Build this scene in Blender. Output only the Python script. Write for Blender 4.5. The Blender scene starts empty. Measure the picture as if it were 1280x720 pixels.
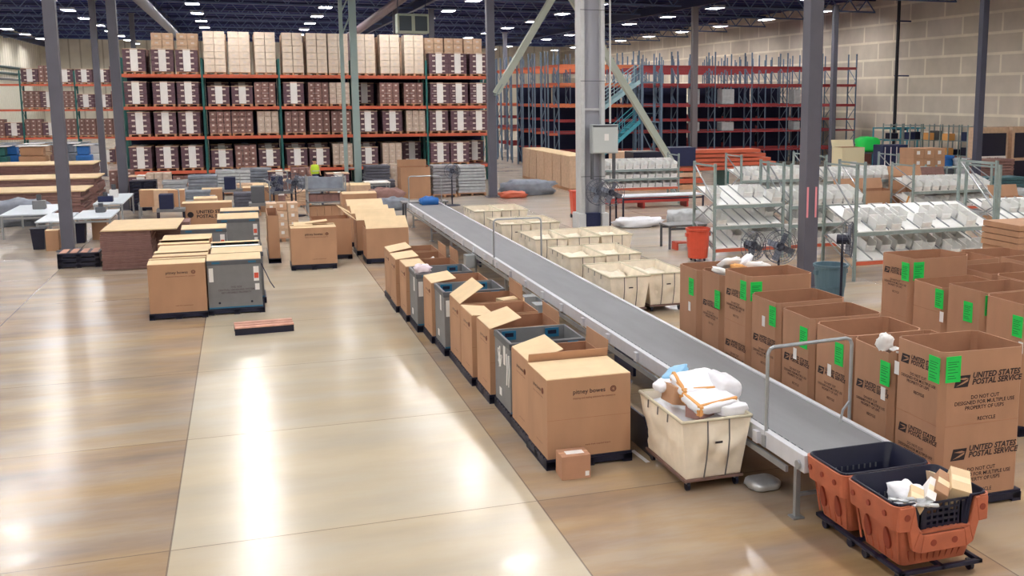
import bpy, bmesh, math, random
from mathutils import Vector, Matrix, noise
R = math.radians
S = bpy.context.scene
COL = S.collection
rnd = random.Random(7)

# ------------------------------------------------------------------ camera
F, CX, CY, H = 1293., 772., 317., 4.7
AX = Vector((0.9406239, -0.0511491, 0.3355747))
AY = Vector((-0.3394505, -0.1417353, 0.9298841))
AZ = Vector((0.0, -0.9885823, -0.1506822))
def ray(px, py):
    c = Vector((px-CX, py-CY, F)); return Vector((c.dot(AX), c.dot(AY), c.dot(AZ)))
def at(px, py, z=0.0):
    r = ray(px, py); t = (z-H)/r.z; return Vector((r.x*t, r.y*t, z))
def atY(px, py, Y):
    r = ray(px, py); t = Y/r.y; return Vector((r.x*t, Y, H+r.z*t))
cam = bpy.data.cameras.new('camera'); camo = bpy.data.objects.new('camera', cam); COL.objects.link(camo)
cam.sensor_width = 36; cam.lens = F/1280*36
cam.shift_x = (640-CX)/1280; cam.shift_y = -(360-CY)/1280
cam.clip_end = 500
rt = Vector((AX[0], AY[0], AZ[0])); dn = Vector((AX[1], AY[1], AZ[1])); fw = Vector((AX[2], AY[2], AZ[2]))
camo.matrix_world = Matrix(((rt.x, -dn.x, -fw.x, 0), (rt.y, -dn.y, -fw.y, 0), (rt.z, -dn.z, -fw.z, H), (0, 0, 0, 1)))
S.camera = camo
S.view_settings.view_transform = 'Standard'; S.view_settings.look = 'None'
S.view_settings.gamma = 1; S.view_settings.use_curve_mapping = False
S.view_settings.exposure = 0.0

# ------------------------------------------------------------------ materials
def lin(c):
    return tuple(((v/255)/12.92 if v/255 <= .04045 else ((v/255+.055)/1.055)**2.4) for v in c)
_m = {}
def mat(name, rgb, rough=.6, metal=0, var=0.0, scale=6, stretch=None, bump=0, spec=.5, trans=0, alpha=1):
    if name in _m: return _m[name]
    m = bpy.data.materials.new(name); m.use_nodes = True; nt = m.node_tree; b = nt.nodes['Principled BSDF']
    c = lin(rgb); b.inputs['Base Color'].default_value = (*c, 1)
    b.inputs['Roughness'].default_value = rough; b.inputs['Metallic'].default_value = metal
    b.inputs['Specular IOR Level'].default_value = spec
    b.inputs['Transmission Weight'].default_value = trans
    b.inputs['Alpha'].default_value = alpha
    if var or bump:
        tc = nt.nodes.new('ShaderNodeTexCoord'); mp = nt.nodes.new('ShaderNodeMapping')
        nt.links.new(tc.outputs['Object'], mp.inputs[0])
        if stretch: mp.inputs['Scale'].default_value = stretch
        nz = nt.nodes.new('ShaderNodeTexNoise'); nz.inputs['Scale'].default_value = scale; nz.inputs['Detail'].default_value = 5
        nt.links.new(mp.outputs[0], nz.inputs['Vector'])
        oi = nt.nodes.new('ShaderNodeObjectInfo')
        if var:
            mr = nt.nodes.new('ShaderNodeMapRange'); mr.inputs['From Min'].default_value = .3; mr.inputs['From Max'].default_value = .7
            mr.inputs['To Min'].default_value = 1-var; mr.inputs['To Max'].default_value = 1+var
            nt.links.new(nz.outputs['Fac'], mr.inputs['Value'])
            m2 = nt.nodes.new('ShaderNodeMapRange'); m2.inputs['To Min'].default_value = 1-var*.6; m2.inputs['To Max'].default_value = 1+var*.6
            nt.links.new(oi.outputs['Random'], m2.inputs['Value'])
            mu = nt.nodes.new('ShaderNodeMath'); mu.operation = 'MULTIPLY'
            nt.links.new(mr.outputs[0], mu.inputs[0]); nt.links.new(m2.outputs[0], mu.inputs[1])
            vm = nt.nodes.new('ShaderNodeVectorMath'); vm.operation = 'SCALE'; vm.inputs[0].default_value = c
            nt.links.new(mu.outputs[0], vm.inputs['Scale']); nt.links.new(vm.outputs[0], b.inputs['Base Color'])
        if bump:
            bp = nt.nodes.new('ShaderNodeBump'); bp.inputs['Strength'].default_value = bump; bp.inputs['Distance'].default_value = .02
            nt.links.new(nz.outputs['Fac'], bp.inputs['Height']); nt.links.new(bp.outputs[0], b.inputs['Normal'])
    _m[name] = m; return m
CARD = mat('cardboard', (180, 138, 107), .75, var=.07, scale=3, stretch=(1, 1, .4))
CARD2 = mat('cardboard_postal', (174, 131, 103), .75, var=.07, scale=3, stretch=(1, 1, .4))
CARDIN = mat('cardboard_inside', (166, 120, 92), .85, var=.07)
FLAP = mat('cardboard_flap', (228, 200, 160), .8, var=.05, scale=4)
CARDK = mat('cardboard_dark', (138, 104, 98), .8, var=.12)
CARDT = mat('cardboard_tan', (206, 174, 146), .8, var=.1)
PLUM = mat('carton_plum', (104, 78, 88), .8, var=.12)
NAVY = mat('black_plastic', (14, 17, 44), .45, var=.1)
INK = mat('black_ink', (38, 28, 34), .7)
INKB = mat('brown_ink', (112, 66, 52), .7)
GREYP = mat('grey_plastic', (122, 122, 124), .5, var=.06)
GREYD = mat('dark_grey_plastic', (86, 88, 94), .5, var=.06)
BLUEL = mat('blue_latch', (34, 104, 138), .5)
WHITE = mat('white_paper', (235, 232, 230), .7, var=.03)
GREEN = mat('green_placard', (18, 205, 84), .6, var=.05)
GINK = mat('dark_green_ink', (8, 100, 50), .7)
COLG = mat('grey_column_paint', (92, 92, 104), .45, var=.06, scale=2)
COLW = mat('white_column_paint', (196, 198, 200), .4, var=.05)
STEEL = mat('galvanised_steel', (168, 172, 176), .35, .55, var=.08)
RAILW = mat('light_grey_paint', (205, 206, 212), .4, var=.05)
BELT = mat('grey_belt', (128, 128, 132), .6, var=.07, scale=1.5, stretch=(3, .5, 1))
CANVAS = mat('cream_canvas', (240, 228, 208), .9, var=.07, scale=5, bump=.6)
ORG = mat('orange_plastic', (180, 100, 72), .5, var=.14, scale=5)
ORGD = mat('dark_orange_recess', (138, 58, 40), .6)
REDO = mat('red_orange_plastic', (214, 84, 60), .4, var=.05)
BEAM = mat('orange_beam_paint', (202, 98, 70), .5, var=.12, scale=1)
BEAMR = mat('red_beam_paint', (160, 58, 62), .5, var=.12, scale=1)
UPG = mat('green_upright_paint', (30, 96, 94), .5, var=.1)
UPB = mat('blue_grey_upright_paint', (98, 118, 140), .5, var=.1)
UPS = mat('sage_upright_paint', (138, 152, 150), .5, var=.1)
LSTAIR = mat('pale_stair_paint', (150, 182, 192), .5, var=.06)
TEAL = mat('teal_stair_paint', (70, 156, 176), .5, var=.06)
WOOD = mat('pallet_wood', (196, 150, 116), .8, var=.15, scale=4)
WOODP = mat('pinkish_wood', (200, 150, 132), .8, var=.15, scale=4)
DECKM = mat('rack_deck', (60, 52, 70), .8, var=.1)
BINW = mat('clear_white_bin', (238, 238, 236), .35, var=.05)
WRAP = mat('shrink_wrap', (186, 190, 194), .25, var=.12, scale=5, bump=.5)
TARP = mat('grey_tarp', (136, 142, 154), .7, var=.2, scale=3, bump=.5)
BLUE = mat('blue_plastic', (38, 108, 186), .5, var=.05)
LBLUE = mat('light_blue_mailer', (140, 196, 232), .4, bump=.4, var=.04)
BAGW = mat('white_mailer', (240, 240, 246), .4, var=.03, bump=.5)
TAPE = mat('orange_tape', (222, 160, 92), .5)
TBLW = mat('pale_table_top', (206, 214, 222), .4, var=.04)
DKBLUE = mat('dark_blue_paint', (24, 34, 74), .5, var=.1)
REDM = mat('red_paint', (176, 58, 52), .5, var=.08)
PINKM = mat('pink_marker', (236, 150, 160), .6)
SILV = mat('silver_foil', (200, 202, 206), .3, .5, var=.1, bump=.8)
YELG = mat('hi_vis_yellow', (200, 230, 60), .7)
SKIN = mat('skin', (190, 140, 115), .6)
LGRN = mat('bright_green_plastic', (30, 220, 90), .5)
BRICKR = mat('red_brown_panel', (140, 86, 78), .7, var=.1)

def nodemat(name):
    m = bpy.data.materials.new(name); m.use_nodes = True; return m, m.node_tree, m.node_tree.nodes['Principled BSDF']
# polished concrete in 3.97 m slabs with sawn joints
def floor_mat():
    m, nt, b = nodemat('polished_concrete'); N = nt.nodes.new; L = nt.links.new
    tc = N('ShaderNodeTexCoord'); sx = N('ShaderNodeSeparateXYZ'); L(tc.outputs['Object'], sx.inputs[0])
    def M(op, a, bb=None, c=None):
        n = N('ShaderNodeMath'); n.operation = op
        for i, v in enumerate((a, bb, c)):
            if v is None: continue
            if isinstance(v, (int, float)): n.inputs[i].default_value = v
            else: L(v, n.inputs[i])
        return n.outputs[0]
    u = M('DIVIDE', M('ADD', sx.outputs['X'], .93), 3.97); v = M('DIVIDE', M('ADD', sx.outputs['Y'], -JY), 3.75)
    fu = M('FLOOR', u); fv = M('FLOOR', v)
    cb = N('ShaderNodeCombineXYZ'); L(fu, cb.inputs[0]); L(fv, cb.inputs[1])
    wn = N('ShaderNodeTexWhiteNoise'); L(cb.outputs[0], wn.inputs['Vector'])
    wc = N('ShaderNodeTexWhiteNoise'); wc.noise_dimensions = '1D'; L(fu, wc.inputs['W'])
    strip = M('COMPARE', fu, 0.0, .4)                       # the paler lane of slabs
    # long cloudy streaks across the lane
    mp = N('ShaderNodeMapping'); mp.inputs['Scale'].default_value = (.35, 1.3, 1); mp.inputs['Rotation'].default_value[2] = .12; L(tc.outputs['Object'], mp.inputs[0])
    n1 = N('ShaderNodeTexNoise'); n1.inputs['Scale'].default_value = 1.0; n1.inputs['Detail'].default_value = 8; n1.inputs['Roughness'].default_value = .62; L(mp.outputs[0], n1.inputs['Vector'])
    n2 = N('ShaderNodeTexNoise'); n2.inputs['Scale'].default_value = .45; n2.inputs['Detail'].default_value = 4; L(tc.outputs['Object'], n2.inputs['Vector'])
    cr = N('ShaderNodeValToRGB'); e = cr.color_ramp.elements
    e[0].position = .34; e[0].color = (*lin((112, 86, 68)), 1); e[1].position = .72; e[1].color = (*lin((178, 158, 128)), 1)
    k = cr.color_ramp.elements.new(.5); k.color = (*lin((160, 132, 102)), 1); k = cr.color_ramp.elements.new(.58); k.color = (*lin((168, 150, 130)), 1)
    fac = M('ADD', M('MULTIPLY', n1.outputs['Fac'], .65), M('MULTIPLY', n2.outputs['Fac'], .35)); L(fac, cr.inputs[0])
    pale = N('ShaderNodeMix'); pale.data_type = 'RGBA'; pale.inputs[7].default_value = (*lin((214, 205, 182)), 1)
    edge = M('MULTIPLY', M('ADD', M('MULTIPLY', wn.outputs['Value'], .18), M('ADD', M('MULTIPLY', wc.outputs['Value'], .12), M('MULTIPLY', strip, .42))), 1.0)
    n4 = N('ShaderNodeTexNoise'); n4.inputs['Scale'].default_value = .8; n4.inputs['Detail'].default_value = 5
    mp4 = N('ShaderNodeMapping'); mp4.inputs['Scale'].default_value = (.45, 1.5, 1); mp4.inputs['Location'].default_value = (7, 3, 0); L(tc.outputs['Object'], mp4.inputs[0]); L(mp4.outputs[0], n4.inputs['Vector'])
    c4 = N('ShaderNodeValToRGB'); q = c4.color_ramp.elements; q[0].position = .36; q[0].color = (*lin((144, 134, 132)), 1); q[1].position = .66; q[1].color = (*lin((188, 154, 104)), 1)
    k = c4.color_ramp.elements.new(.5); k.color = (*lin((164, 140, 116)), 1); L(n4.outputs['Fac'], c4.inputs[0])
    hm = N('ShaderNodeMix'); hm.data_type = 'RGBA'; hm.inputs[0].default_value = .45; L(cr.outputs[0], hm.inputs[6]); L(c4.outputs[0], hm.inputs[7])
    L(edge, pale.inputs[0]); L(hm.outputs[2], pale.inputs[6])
    # far floor blends toward grey with distance down the hall
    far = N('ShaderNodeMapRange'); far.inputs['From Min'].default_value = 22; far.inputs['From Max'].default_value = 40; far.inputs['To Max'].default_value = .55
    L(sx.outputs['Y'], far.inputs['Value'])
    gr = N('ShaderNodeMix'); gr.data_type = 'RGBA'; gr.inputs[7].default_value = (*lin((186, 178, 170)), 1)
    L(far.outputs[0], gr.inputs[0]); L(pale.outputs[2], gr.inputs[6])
    ju = M('LESS_THAN', M('PINGPONG', u, .5), .0022); jv = M('LESS_THAN', M('PINGPONG', v, .5), .0022)
    j = M('MULTIPLY', M('MAXIMUM', ju, jv), .6)
    jm = N('ShaderNodeMix'); jm.data_type = 'RGBA'; jm.inputs[7].default_value = (*lin((88, 74, 70)), 1); L(j, jm.inputs[0]); L(gr.outputs[2], jm.inputs[6])
    L(jm.outputs[2], b.inputs['Base Color'])
    rr = N('ShaderNodeMapRange'); rr.inputs['From Min'].default_value = .35; rr.inputs['From Max'].default_value = .7; rr.inputs['To Min'].default_value = .185; rr.inputs['To Max'].default_value = .262
    L(n1.outputs['Fac'], rr.inputs['Value']); L(rr.outputs[0], b.inputs['Roughness'])
    b.inputs['Specular IOR Level'].default_value = .75
    mp3 = N('ShaderNodeMapping'); mp3.inputs['Scale'].default_value = (1, 1, 1); L(tc.outputs['Object'], mp3.inputs[0])
    n3 = N('ShaderNodeTexNoise'); n3.inputs['Scale'].default_value = 2.6; n3.inputs['Detail'].default_value = 2; L(mp3.outputs[0], n3.inputs['Vector'])
    bp = N('ShaderNodeBump'); bp.inputs['Strength'].default_value = .22; bp.inputs['Distance'].default_value = .01; L(n3.outputs['Fac'], bp.inputs['Height']); L(bp.outputs[0], b.inputs['Normal'])
    return m
JY = 11.2
def wall_mat(name, c1, c2, mort, bw, bh, axis):
    m, nt, b = nodemat(name); N = nt.nodes.new; L = nt.links.new
    tc = N('ShaderNodeTexCoord'); sx = N('ShaderNodeSeparateXYZ'); L(tc.outputs['Object'], sx.inputs[0])
    cb = N('ShaderNodeCombineXYZ'); L(sx.outputs[axis], cb.inputs[0]); L(sx.outputs['Z'], cb.inputs[1])
    br = N('ShaderNodeTexBrick'); L(cb.outputs[0], br.inputs['Vector'])
    br.inputs['Color1'].default_value = (*lin(c1), 1); br.inputs['Color2'].default_value = (*lin(c2), 1); br.inputs['Mortar'].default_value = (*lin(mort), 1)
    br.inputs['Scale'].default_value = 1; br.inputs['Brick Width'].default_value = bw; br.inputs['Row Height'].default_value = bh
    br.inputs['Mortar Size'].default_value = .10; br.inputs['Mortar Smooth'].default_value = .4
    b.inputs['Roughness'].default_value = .9
    nz = N('ShaderNodeTexNoise'); nz.inputs['Scale'].default_value = .8; nz.inputs['Detail'].default_value = 5; L(tc.outputs['Object'], nz.inputs['Vector'])
    mx = N('ShaderNodeMix'); mx.data_type = 'RGBA'; mx.blend_type = 'MULTIPLY'; mx.inputs[0].default_value = .25
    L(br.outputs[0], mx.inputs[6]); L(nz.outputs['Color'], mx.inputs[7])
    cr = N('ShaderNodeMapRange'); cr.inputs['To Min'].default_value = .8; cr.inputs['To Max'].default_value = 1.2; L(nz.outputs['Fac'], cr.inputs['Value'])
    vm = N('ShaderNodeVectorMath'); vm.operation = 'SCALE'; L(br.outputs[0], vm.inputs[0]); L(cr.outputs[0], vm.inputs['Scale']); L(vm.outputs[0], b.inputs['Base Color'])
    return m
def emis(name, rgb, strength):
    m, nt, b = nodemat(name); b.inputs['Base Color'].default_value = (*rgb, 1)
    b.inputs['Emission Color'].default_value = (*rgb, 1); b.inputs['Emission Strength'].default_value = strength; return m

# ------------------------------------------------------------------ mesh building
class MB:
    def __init__(s): s.v = []; s.f = []; s.mi = []
    def add(s, vs, fs, mi=0, M=None):
        o = len(s.v)
        for v in vs:
            v = Vector(v); s.v.append(M @ v if M else v)
        for f in fs: s.f.append([o+i for i in f]); s.mi.append(mi)
        return s
    def box(s, x0, x1, y0, y1, z0, z1, mi=0, M=None):
        vs = [(x0,y0,z0),(x1,y0,z0),(x1,y1,z0),(x0,y1,z0),(x0,y0,z1),(x1,y0,z1),(x1,y1,z1),(x0,y1,z1)]
        return s.add(vs, [(3,2,1,0),(4,5,6,7),(0,1,5,4),(1,2,6,5),(2,3,7,6),(3,0,4,7)], mi, M)
    def cbox(s, c, d, mi=0, M=None):
        return s.box(c[0]-d[0]/2, c[0]+d[0]/2, c[1]-d[1]/2, c[1]+d[1]/2, c[2]-d[2]/2, c[2]+d[2]/2, mi, M)
    def bar(s, p, q, w, h=None, mi=0):
        p = Vector(p); q = Vector(q); h = h or w; d = q-p; L = d.length
        Mx = Matrix.Translation(p) @ d.to_track_quat('Z', 'Y').to_matrix().to_4x4()
        return s.box(-w/2, w/2, -h/2, h/2, 0, L, mi, Mx)
    def tube(s, p, q, r, n=10, mi=0, r2=None, cap=True):
        p = Vector(p); q = Vector(q); d = q-p; L = d.length; r2 = r if r2 is None else r2
        Mx = Matrix.Translation(p) @ d.to_track_quat('Z', 'Y').to_matrix().to_4x4()
        vs = [(r*math.cos(2*math.pi*i/n), r*math.sin(2*math.pi*i/n), 0) for i in range(n)] + [(r2*math.cos(2*math.pi*i/n), r2*math.sin(2*math.pi*i/n), L) for i in range(n)]
        fs = [(i, (i+1) % n, n+(i+1) % n, n+i) for i in range(n)]
        if cap: fs += [tuple(range(n-1, -1, -1)), tuple(range(n, 2*n))]
        return s.add(vs, fs, mi, Mx)
    def path(s, pts, r, n=8, mi=0):
        for a, b in zip(pts, pts[1:]): s.tube(a, b, r, n, mi)
        return s
    def lathe(s, prof, n=20, mi=0, M=None):
        vs = []; fs = []
        for r, z in prof:
            for i in range(n): vs.append((r*math.cos(2*math.pi*i/n), r*math.sin(2*math.pi*i/n), z))
        for k in range(len(prof)-1):
            for i in range(n): fs.append((k*n+i, k*n+(i+1) % n, (k+1)*n+(i+1) % n, (k+1)*n+i))
        return s.add(vs, fs, mi, M)
    def ring(s, c, R_, r, axis='X', n=28, m=6, mi=0):
        vs = []; fs = []
        for i in range(n):
            a = 2*math.pi*i/n
            for j in range(m):
                b = 2*math.pi*j/m; rr = R_+r*math.cos(b); w = r*math.sin(b)
                p = (rr*math.cos(a), rr*math.sin(a), w)
                if axis == 'X': p = (p[2], p[0], p[1])
                elif axis == 'Y': p = (p[0], p[2], p[1])
                vs.append((p[0]+c[0], p[1]+c[1], p[2]+c[2]))
        for i in range(n):
            for j in range(m): fs.append((i*m+j, ((i+1) % n)*m+j, ((i+1) % n)*m+(j+1) % m, i*m+(j+1) % m))
        return s.add(vs, fs, mi)
    def blob(s, c, d, e=.6, wob=.08, seed=0, nu=20, nv=12, mi=0, M=None):
        def sp(v, p): return math.copysign(abs(v)**p, v)
        vs = []; fs = []
        for j in range(nv+1):
            b = -math.pi/2+math.pi*j/nv
            for i in range(nu):
                a = 2*math.pi*i/nu
                p = Vector((sp(math.cos(b), e)*sp(math.cos(a), e), sp(math.cos(b), e)*sp(math.sin(a), e), sp(math.sin(b), e)))
                k = 1+wob*noise.noise(p*2.3+Vector((seed*3.1, seed, 0)))*2
                vs.append((c[0]+p.x*d[0]/2*k, c[1]+p.y*d[1]/2*k, c[2]+p.z*d[2]/2*k))
        for j in range(nv):
            for i in range(nu): fs.append((j*nu+i, j*nu+(i+1) % nu, (j+1)*nu+(i+1) % nu, (j+1)*nu+i))
        return s.add(vs, fs, mi, M)
    def mesh(s, name, mats):
        me = bpy.data.meshes.new(name); me.from_pydata([tuple(v) for v in s.v], [], s.f)
        for m in (mats if isinstance(mats, (list, tuple)) else [mats]): me.materials.append(m)
        me.polygons.foreach_set('material_index', s.mi); me.update(); return me
    def build(s, name, mats, parent=None, bevel=0, smooth=False, loc=None, rz=0, label=None):
        me = s.mesh(name, mats)
        if smooth: me.polygons.foreach_set('use_smooth', [True]*len(me.polygons))
        return link(name, me, parent, bevel, loc, rz, label)
def link(name, me, parent=None, bevel=0, loc=None, rz=0, label=None):
    o = bpy.data.objects.new(name, me); COL.objects.link(o)
    if parent: o.parent = parent
    if loc is not None: o.location = loc
    if rz: o.rotation_euler.z = rz
    if bevel:
        b = o.modifiers.new('bevel', 'BEVEL'); b.width = bevel; b.segments = 2; b.limit_method = 'ANGLE'
    if label: o['label'] = label
    return o
def fit(l):
    w = l.split()
    for art in ('the', 'a', 'its'):
        i = 1
        while len(w) > 16 and i < len(w):
            if w[i] == art: w.pop(i)
            else: i += 1
    l = ' '.join(w)
    if len(w) > 16 and ',' in l: l = l.rsplit(',', 1)[0]
    return l
def tag(o, label, cat, group=None, kind=None):
    o['label'] = fit(label); o['category'] = cat
    if group: o['group'] = group
    if kind: o['kind'] = kind
    return o
def thing(name, label, cat, loc=(0, 0, 0), rz=0, group=None):
    o = bpy.data.objects.new(name, None); COL.objects.link(o); o.empty_display_size = .2
    o.location = loc; o.rotation_euler.z = rz; return tag(o, label, cat, group)
def struct(o): o['kind'] = 'structure'; return o
def dup(src, loc=None, rz=None, label=None, group=None, parent=None):
    c = src.copy(); COL.objects.link(c)
    if parent: c.parent = parent
    if loc is not None: c.location = loc
    if rz is not None: c.rotation_euler.z = rz
    if label: c['label'] = fit(label)
    if group: c['group'] = group
    for ch in list(src.children): dup(ch, parent=c)
    return c
_used = set()
class Proto:
    """first placement uses the built thing, later ones are copies"""
    def __init__(s, fn): s.fn = fn; s.src = None
    def put(s, loc, rz, label, group=None, cat=None):
        if s.src is None: s.src = s.fn(); o = s.src; o.location = loc; o.rotation_euler.z = rz; o['label'] = fit(label)
        else: o = dup(s.src, loc, rz, label)
        if group: o['group'] = group
        elif 'group' in o: del o['group']
        return o
ORD = ['first', 'second', 'third', 'fourth', 'fifth', 'sixth', 'seventh', 'eighth', 'ninth', 'tenth', 'eleventh', 'twelfth', 'thirteenth', 'fourteenth', 'fifteenth', 'sixteenth']
# printed words: flat lettering meshes, cached per string
_t = {}
def text_mesh(body, size, m, align='CENTER', shear=0, sp=1.0):
    k = (body, size, m.name, align, shear)
    if k not in _t:
        cu = bpy.data.curves.new('lettering', 'FONT'); cu.body = body; cu.size = size; cu.align_x = align; cu.shear = shear; cu.space_line = sp; cu.offset = size*(.03 if body.startswith('UNITED') else .012)
        cu.resolution_u = 2
        o = bpy.data.objects.new('lettering', cu); COL.objects.link(o)
        bpy.context.view_layer.update()
        me = bpy.data.meshes.new_from_object(o.evaluated_get(bpy.context.evaluated_depsgraph_get()))
        bpy.data.objects.remove(o); me.materials.clear(); me.materials.append(m); me.name = 'lettering'; _t[k] = me
    return _t[k]
def face_rot(face):   # lettering lies in local XY and reads along +X: stand it up on a face
    return {'front': (R(90), 0, 0), 'left': (R(90), 0, R(-90)), 'right': (R(90), 0, R(90)), 'back': (R(90), 0, R(180)), 'top': (0, 0, 0)}[face]
def put_text(parent, body, size, m, face, pos, name='lettering', align='CENTER', shear=0, sp=1.0):
    o = bpy.data.objects.new(name, text_mesh(body, size, m, align, shear, sp)); COL.objects.link(o)
    o.parent = parent; o.location = pos; o.rotation_euler = face_rot(face); return o
LAMP = 95
# ------------------------------------------------------------------ setting
XW, XL, YB, YF, ZC = 41.5, -21.6, -14.0, 138.0, 11.4
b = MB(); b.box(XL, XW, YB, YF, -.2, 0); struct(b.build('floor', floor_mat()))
ceilm = mat('navy_roof_deck', (16, 34, 104), .7, var=.1, scale=.6)
b = MB(); b.box(XL, XW, YB, YF, ZC, ZC+.2)
for i in range(76): b.box(XL, XW, YB+i*2, YB+i*2+.12, ZC-.06, ZC)
struct(b.build('ceiling', ceilm))
b = MB(); b.box(XW, XW+.3, YB, YF, 0, ZC); struct(b.build('wall_right', wall_mat('painted_block_panels', (204, 192, 176), (212, 200, 186), (236, 226, 208), 3.55, 1.19, 'Y')))
plain = wall_mat('pale_sheet_wall', (228, 222, 206), (232, 226, 212), (196, 188, 170), 1.2, 14, 'Y')
plain2 = wall_mat('pale_sheet_wall_far', (228, 222, 206), (232, 226, 212), (196, 188, 170), 1.2, 14, 'X')
b = MB(); b.box(XL-.3, XL, YB, YF, 0, ZC); struct(b.build('wall_left', plain))
b = MB(); b.box(XL, XW, YF, YF+.3, 0, ZC); struct(b.build('wall_back', plain2))
b = MB(); b.box(XL, XW, YB-.3, YB, 0, ZC); struct(b.build('wall_front', plain2))
# brown skirting band along the block wall
b = MB(); b.box(XW-.05, XW, 40, 66, 0, 1.3); struct(b.build('baseboard_right', BRICKR))

# roof steel: open web joists across the hall, girders along it
def joist():
    t = thing('roof_truss', 'dark navy open-web steel truss spanning under the roof', 'truss', (0, 0, 0))
    x0, x1 = XL, XW
    MB().box(x0, x1, -.08, .08, 11.15, 11.3).build('top_chord', TRM, t)
    MB().box(x0, x1, -.07, .07, 10.35, 10.45).build('bottom_chord', TRL, t)
    w = MB(); n = 46; dx = (x1-x0)/n
    for i in range(n):
        w.bar((x0+i*dx, 0, 10.4), (x0+(i+.5)*dx, 0, 11.2), .06); w.bar((x0+(i+.5)*dx, 0, 11.2), (x0+(i+1)*dx, 0, 10.4), .06)
    w.build('web', TRL, t); return t
TRM = mat('navy_steel', (26, 38, 84), .5); TRL = mat('blue_grey_steel', (96, 116, 156), .5)
TP = Proto(joist)
for i in range(13): TP.put((0, 22+i*8.0+(.7 if i % 2 else 0), 0), 0, 'dark navy open-web steel truss spanning under the roof', 'open-web trusses under the roof')
def girder():
    t = thing('roof_girder', 'long dark steel girder running away under the roof', 'girder')
    g = MB(); g.box(-.12, .12, 20, YF, 10.2, 10.26); g.box(-.12, .12, 20, YF, 10.74, 10.8); g.box(-.03, .03, 20, YF, 10.26, 10.74)
    g.build('beam', TRM, t); return t
GP = Proto(girder)
for x in (-20.4, -5, 11, 27): GP.put((x, 0, 0), 0, 'long dark steel girder running away under the roof', 'girders running away under the roof')
# round duct sweeping under the roof
d = thing('air_duct', 'round dark grey duct running away under the roof at left', 'duct')
DU = mat('duct_grey', (92, 92, 110), .4, .3)
q = MB(); q.tube((-4.6, 40, 9.6), (-4.6, 132, 9.6), .28, 16); q.build('pipe', DU, d, smooth=False)
for k in range(7):
    q = MB(); q.bar((-4.6, 44+k*13, 9.85), (-4.6, 44+k*13, 11.4), .04); q.build('hanger', TRM, d)
d = thing('air_duct', 'brown duct crossing under the roof above the middle of the carton racks', 'duct')
q = MB(); q.tube((9.5, 60, 10.6), (7.2, 74, 8.7), .26, 14); q.tube((7.2, 74, 8.7), (7.0, 74.3, 7), .26, 14); q.build('pipe', mat('duct_brown', (122, 104, 112), .5), d)
h = thing('unit_heater', 'pale box-shaped heater hung from the roof over the carton racks', 'heater', tuple(atY(515, 30, 62)))
MB().box(-.9, .9, -.5, .5, -.55, .55).build('casing', mat('heater_casing', (176, 190, 176), .5), h, bevel=.03)
MB().box(-.8, -.1, -.53, -.5, -.42, .42).build('grille', mat('heater_grille', (60, 74, 84), .6), h)
MB().box(.1, .8, -.53, -.5, -.42, .42).build('grille', mat('heater_grille', (60, 74, 84), .6), h)
for sx in (-.8, .8): MB().bar((sx, 0, .5), (sx, 0, 1.6), .04).build('hanger', TRM, h)

# strip lights in rows 8 m apart
LIT = emis('lamp_glow', (1.0, .975, .94), LAMP)
def lamp():
    t = thing('ceiling_light', 'lit white strip light hanging under the dark roof', 'ceiling light')
    k = MB(); k.box(-.42, .42, -.72, .72, .06, .14); k.box(-.42, -.38, -.72, .72, 0, .06); k.box(.38, .42, -.72, .72, 0, .06); k.box(-.42, .42, -.72, -.68, 0, .06); k.box(-.42, .42, .68, .72, 0, .06)
    k.build('housing', RAILW, t)
    MB().box(-.37, .37, -.67, .67, .035, .055).build('diffuser', LIT, t)
    c = MB(); c.bar((0, -.5, .14), (0, -.5, 1.0), .015); c.bar((0, .5, .14), (0, .5, 1.0), .015); c.build('hanger', TRM, t)
    return t
LP = Proto(lamp)
for x in (-18.5, -10.5, -2.5, 5.5, 13.5, 21.5, 29.5, 37.5):
    for k in range(18):
        y = -9+k*8
        z = 10.35
        if y < 56: x_ = x+2.4
        else: x_ = x
        if x_ > 39: continue
        LP.put((x_, y, z), 0, 'lit white strip light hanging under the dark roof', 'strip lights hanging in rows under the roof')

# ------------------------------------------------------------------ columns
def column(x, y, w, label, m=COLG, top=10.2, marks=False, name='steel_column'):
    t = thing(name, label, 'column', (x, y, 0))
    MB().box(-w/2, w/2, -w/2, w/2, .02, top).build('shaft', m, t, bevel=.012)
    MB().box(-w*.9, w*.9, -w*.9, w*.9, 0, .025).build('base_plate', m, t)
    bo = MB()
    for sx in (-1, 1):
        for sy in (-1, 1): bo.tube((sx*w*.72, sy*w*.72, .025), (sx*w*.72, sy*w*.72, .06), .02, 8)
    bo.build('bolts', STEEL, t)
    MB().box(-w*.8, w*.8, -w*.8, w*.8, top-.03, top).build('cap_plate', m, t)
    return t
column(-5.2, 35.35, .34, 'grey square steel column nearest the left edge, beside the trestle tables')
column(-4.75, 47.5, .36, 'grey square column second from the left, at the end of the carton racks')
column(10.97, 47.7, .36, 'grey square column at the right end of the carton racks')
t = column(13.05, 22.3, .36, 'thick grey square column behind the postal boxes, with two pink marks')
for dx in (-.13, .10):
    MB().box(dx-.025, dx+.025, -.187, -.182, 1.75, 2.5).build('pink_mark', PINKM, t)
column(31.2, 38.6, .30, 'dark grey column in front of the block wall, second from the right edge', m=mat('dark_column_paint', (70, 72, 90), .45))
column(27.1, 60.8, .36, 'grey brown column standing in front of the empty pallet racks', m=mat('brown_grey_column', (110, 104, 108), .5))
column(34.6, 56.5, .30, 'slim grey column behind the thick grey column, before the pallet racks')
column(*at(500, 214)[:2], .30, 'slim grey column rising behind the carton racks, left of the heater')
column(*at(544, 211)[:2], .32, 'slim dark column rising behind the carton racks, right of the heater')
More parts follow.
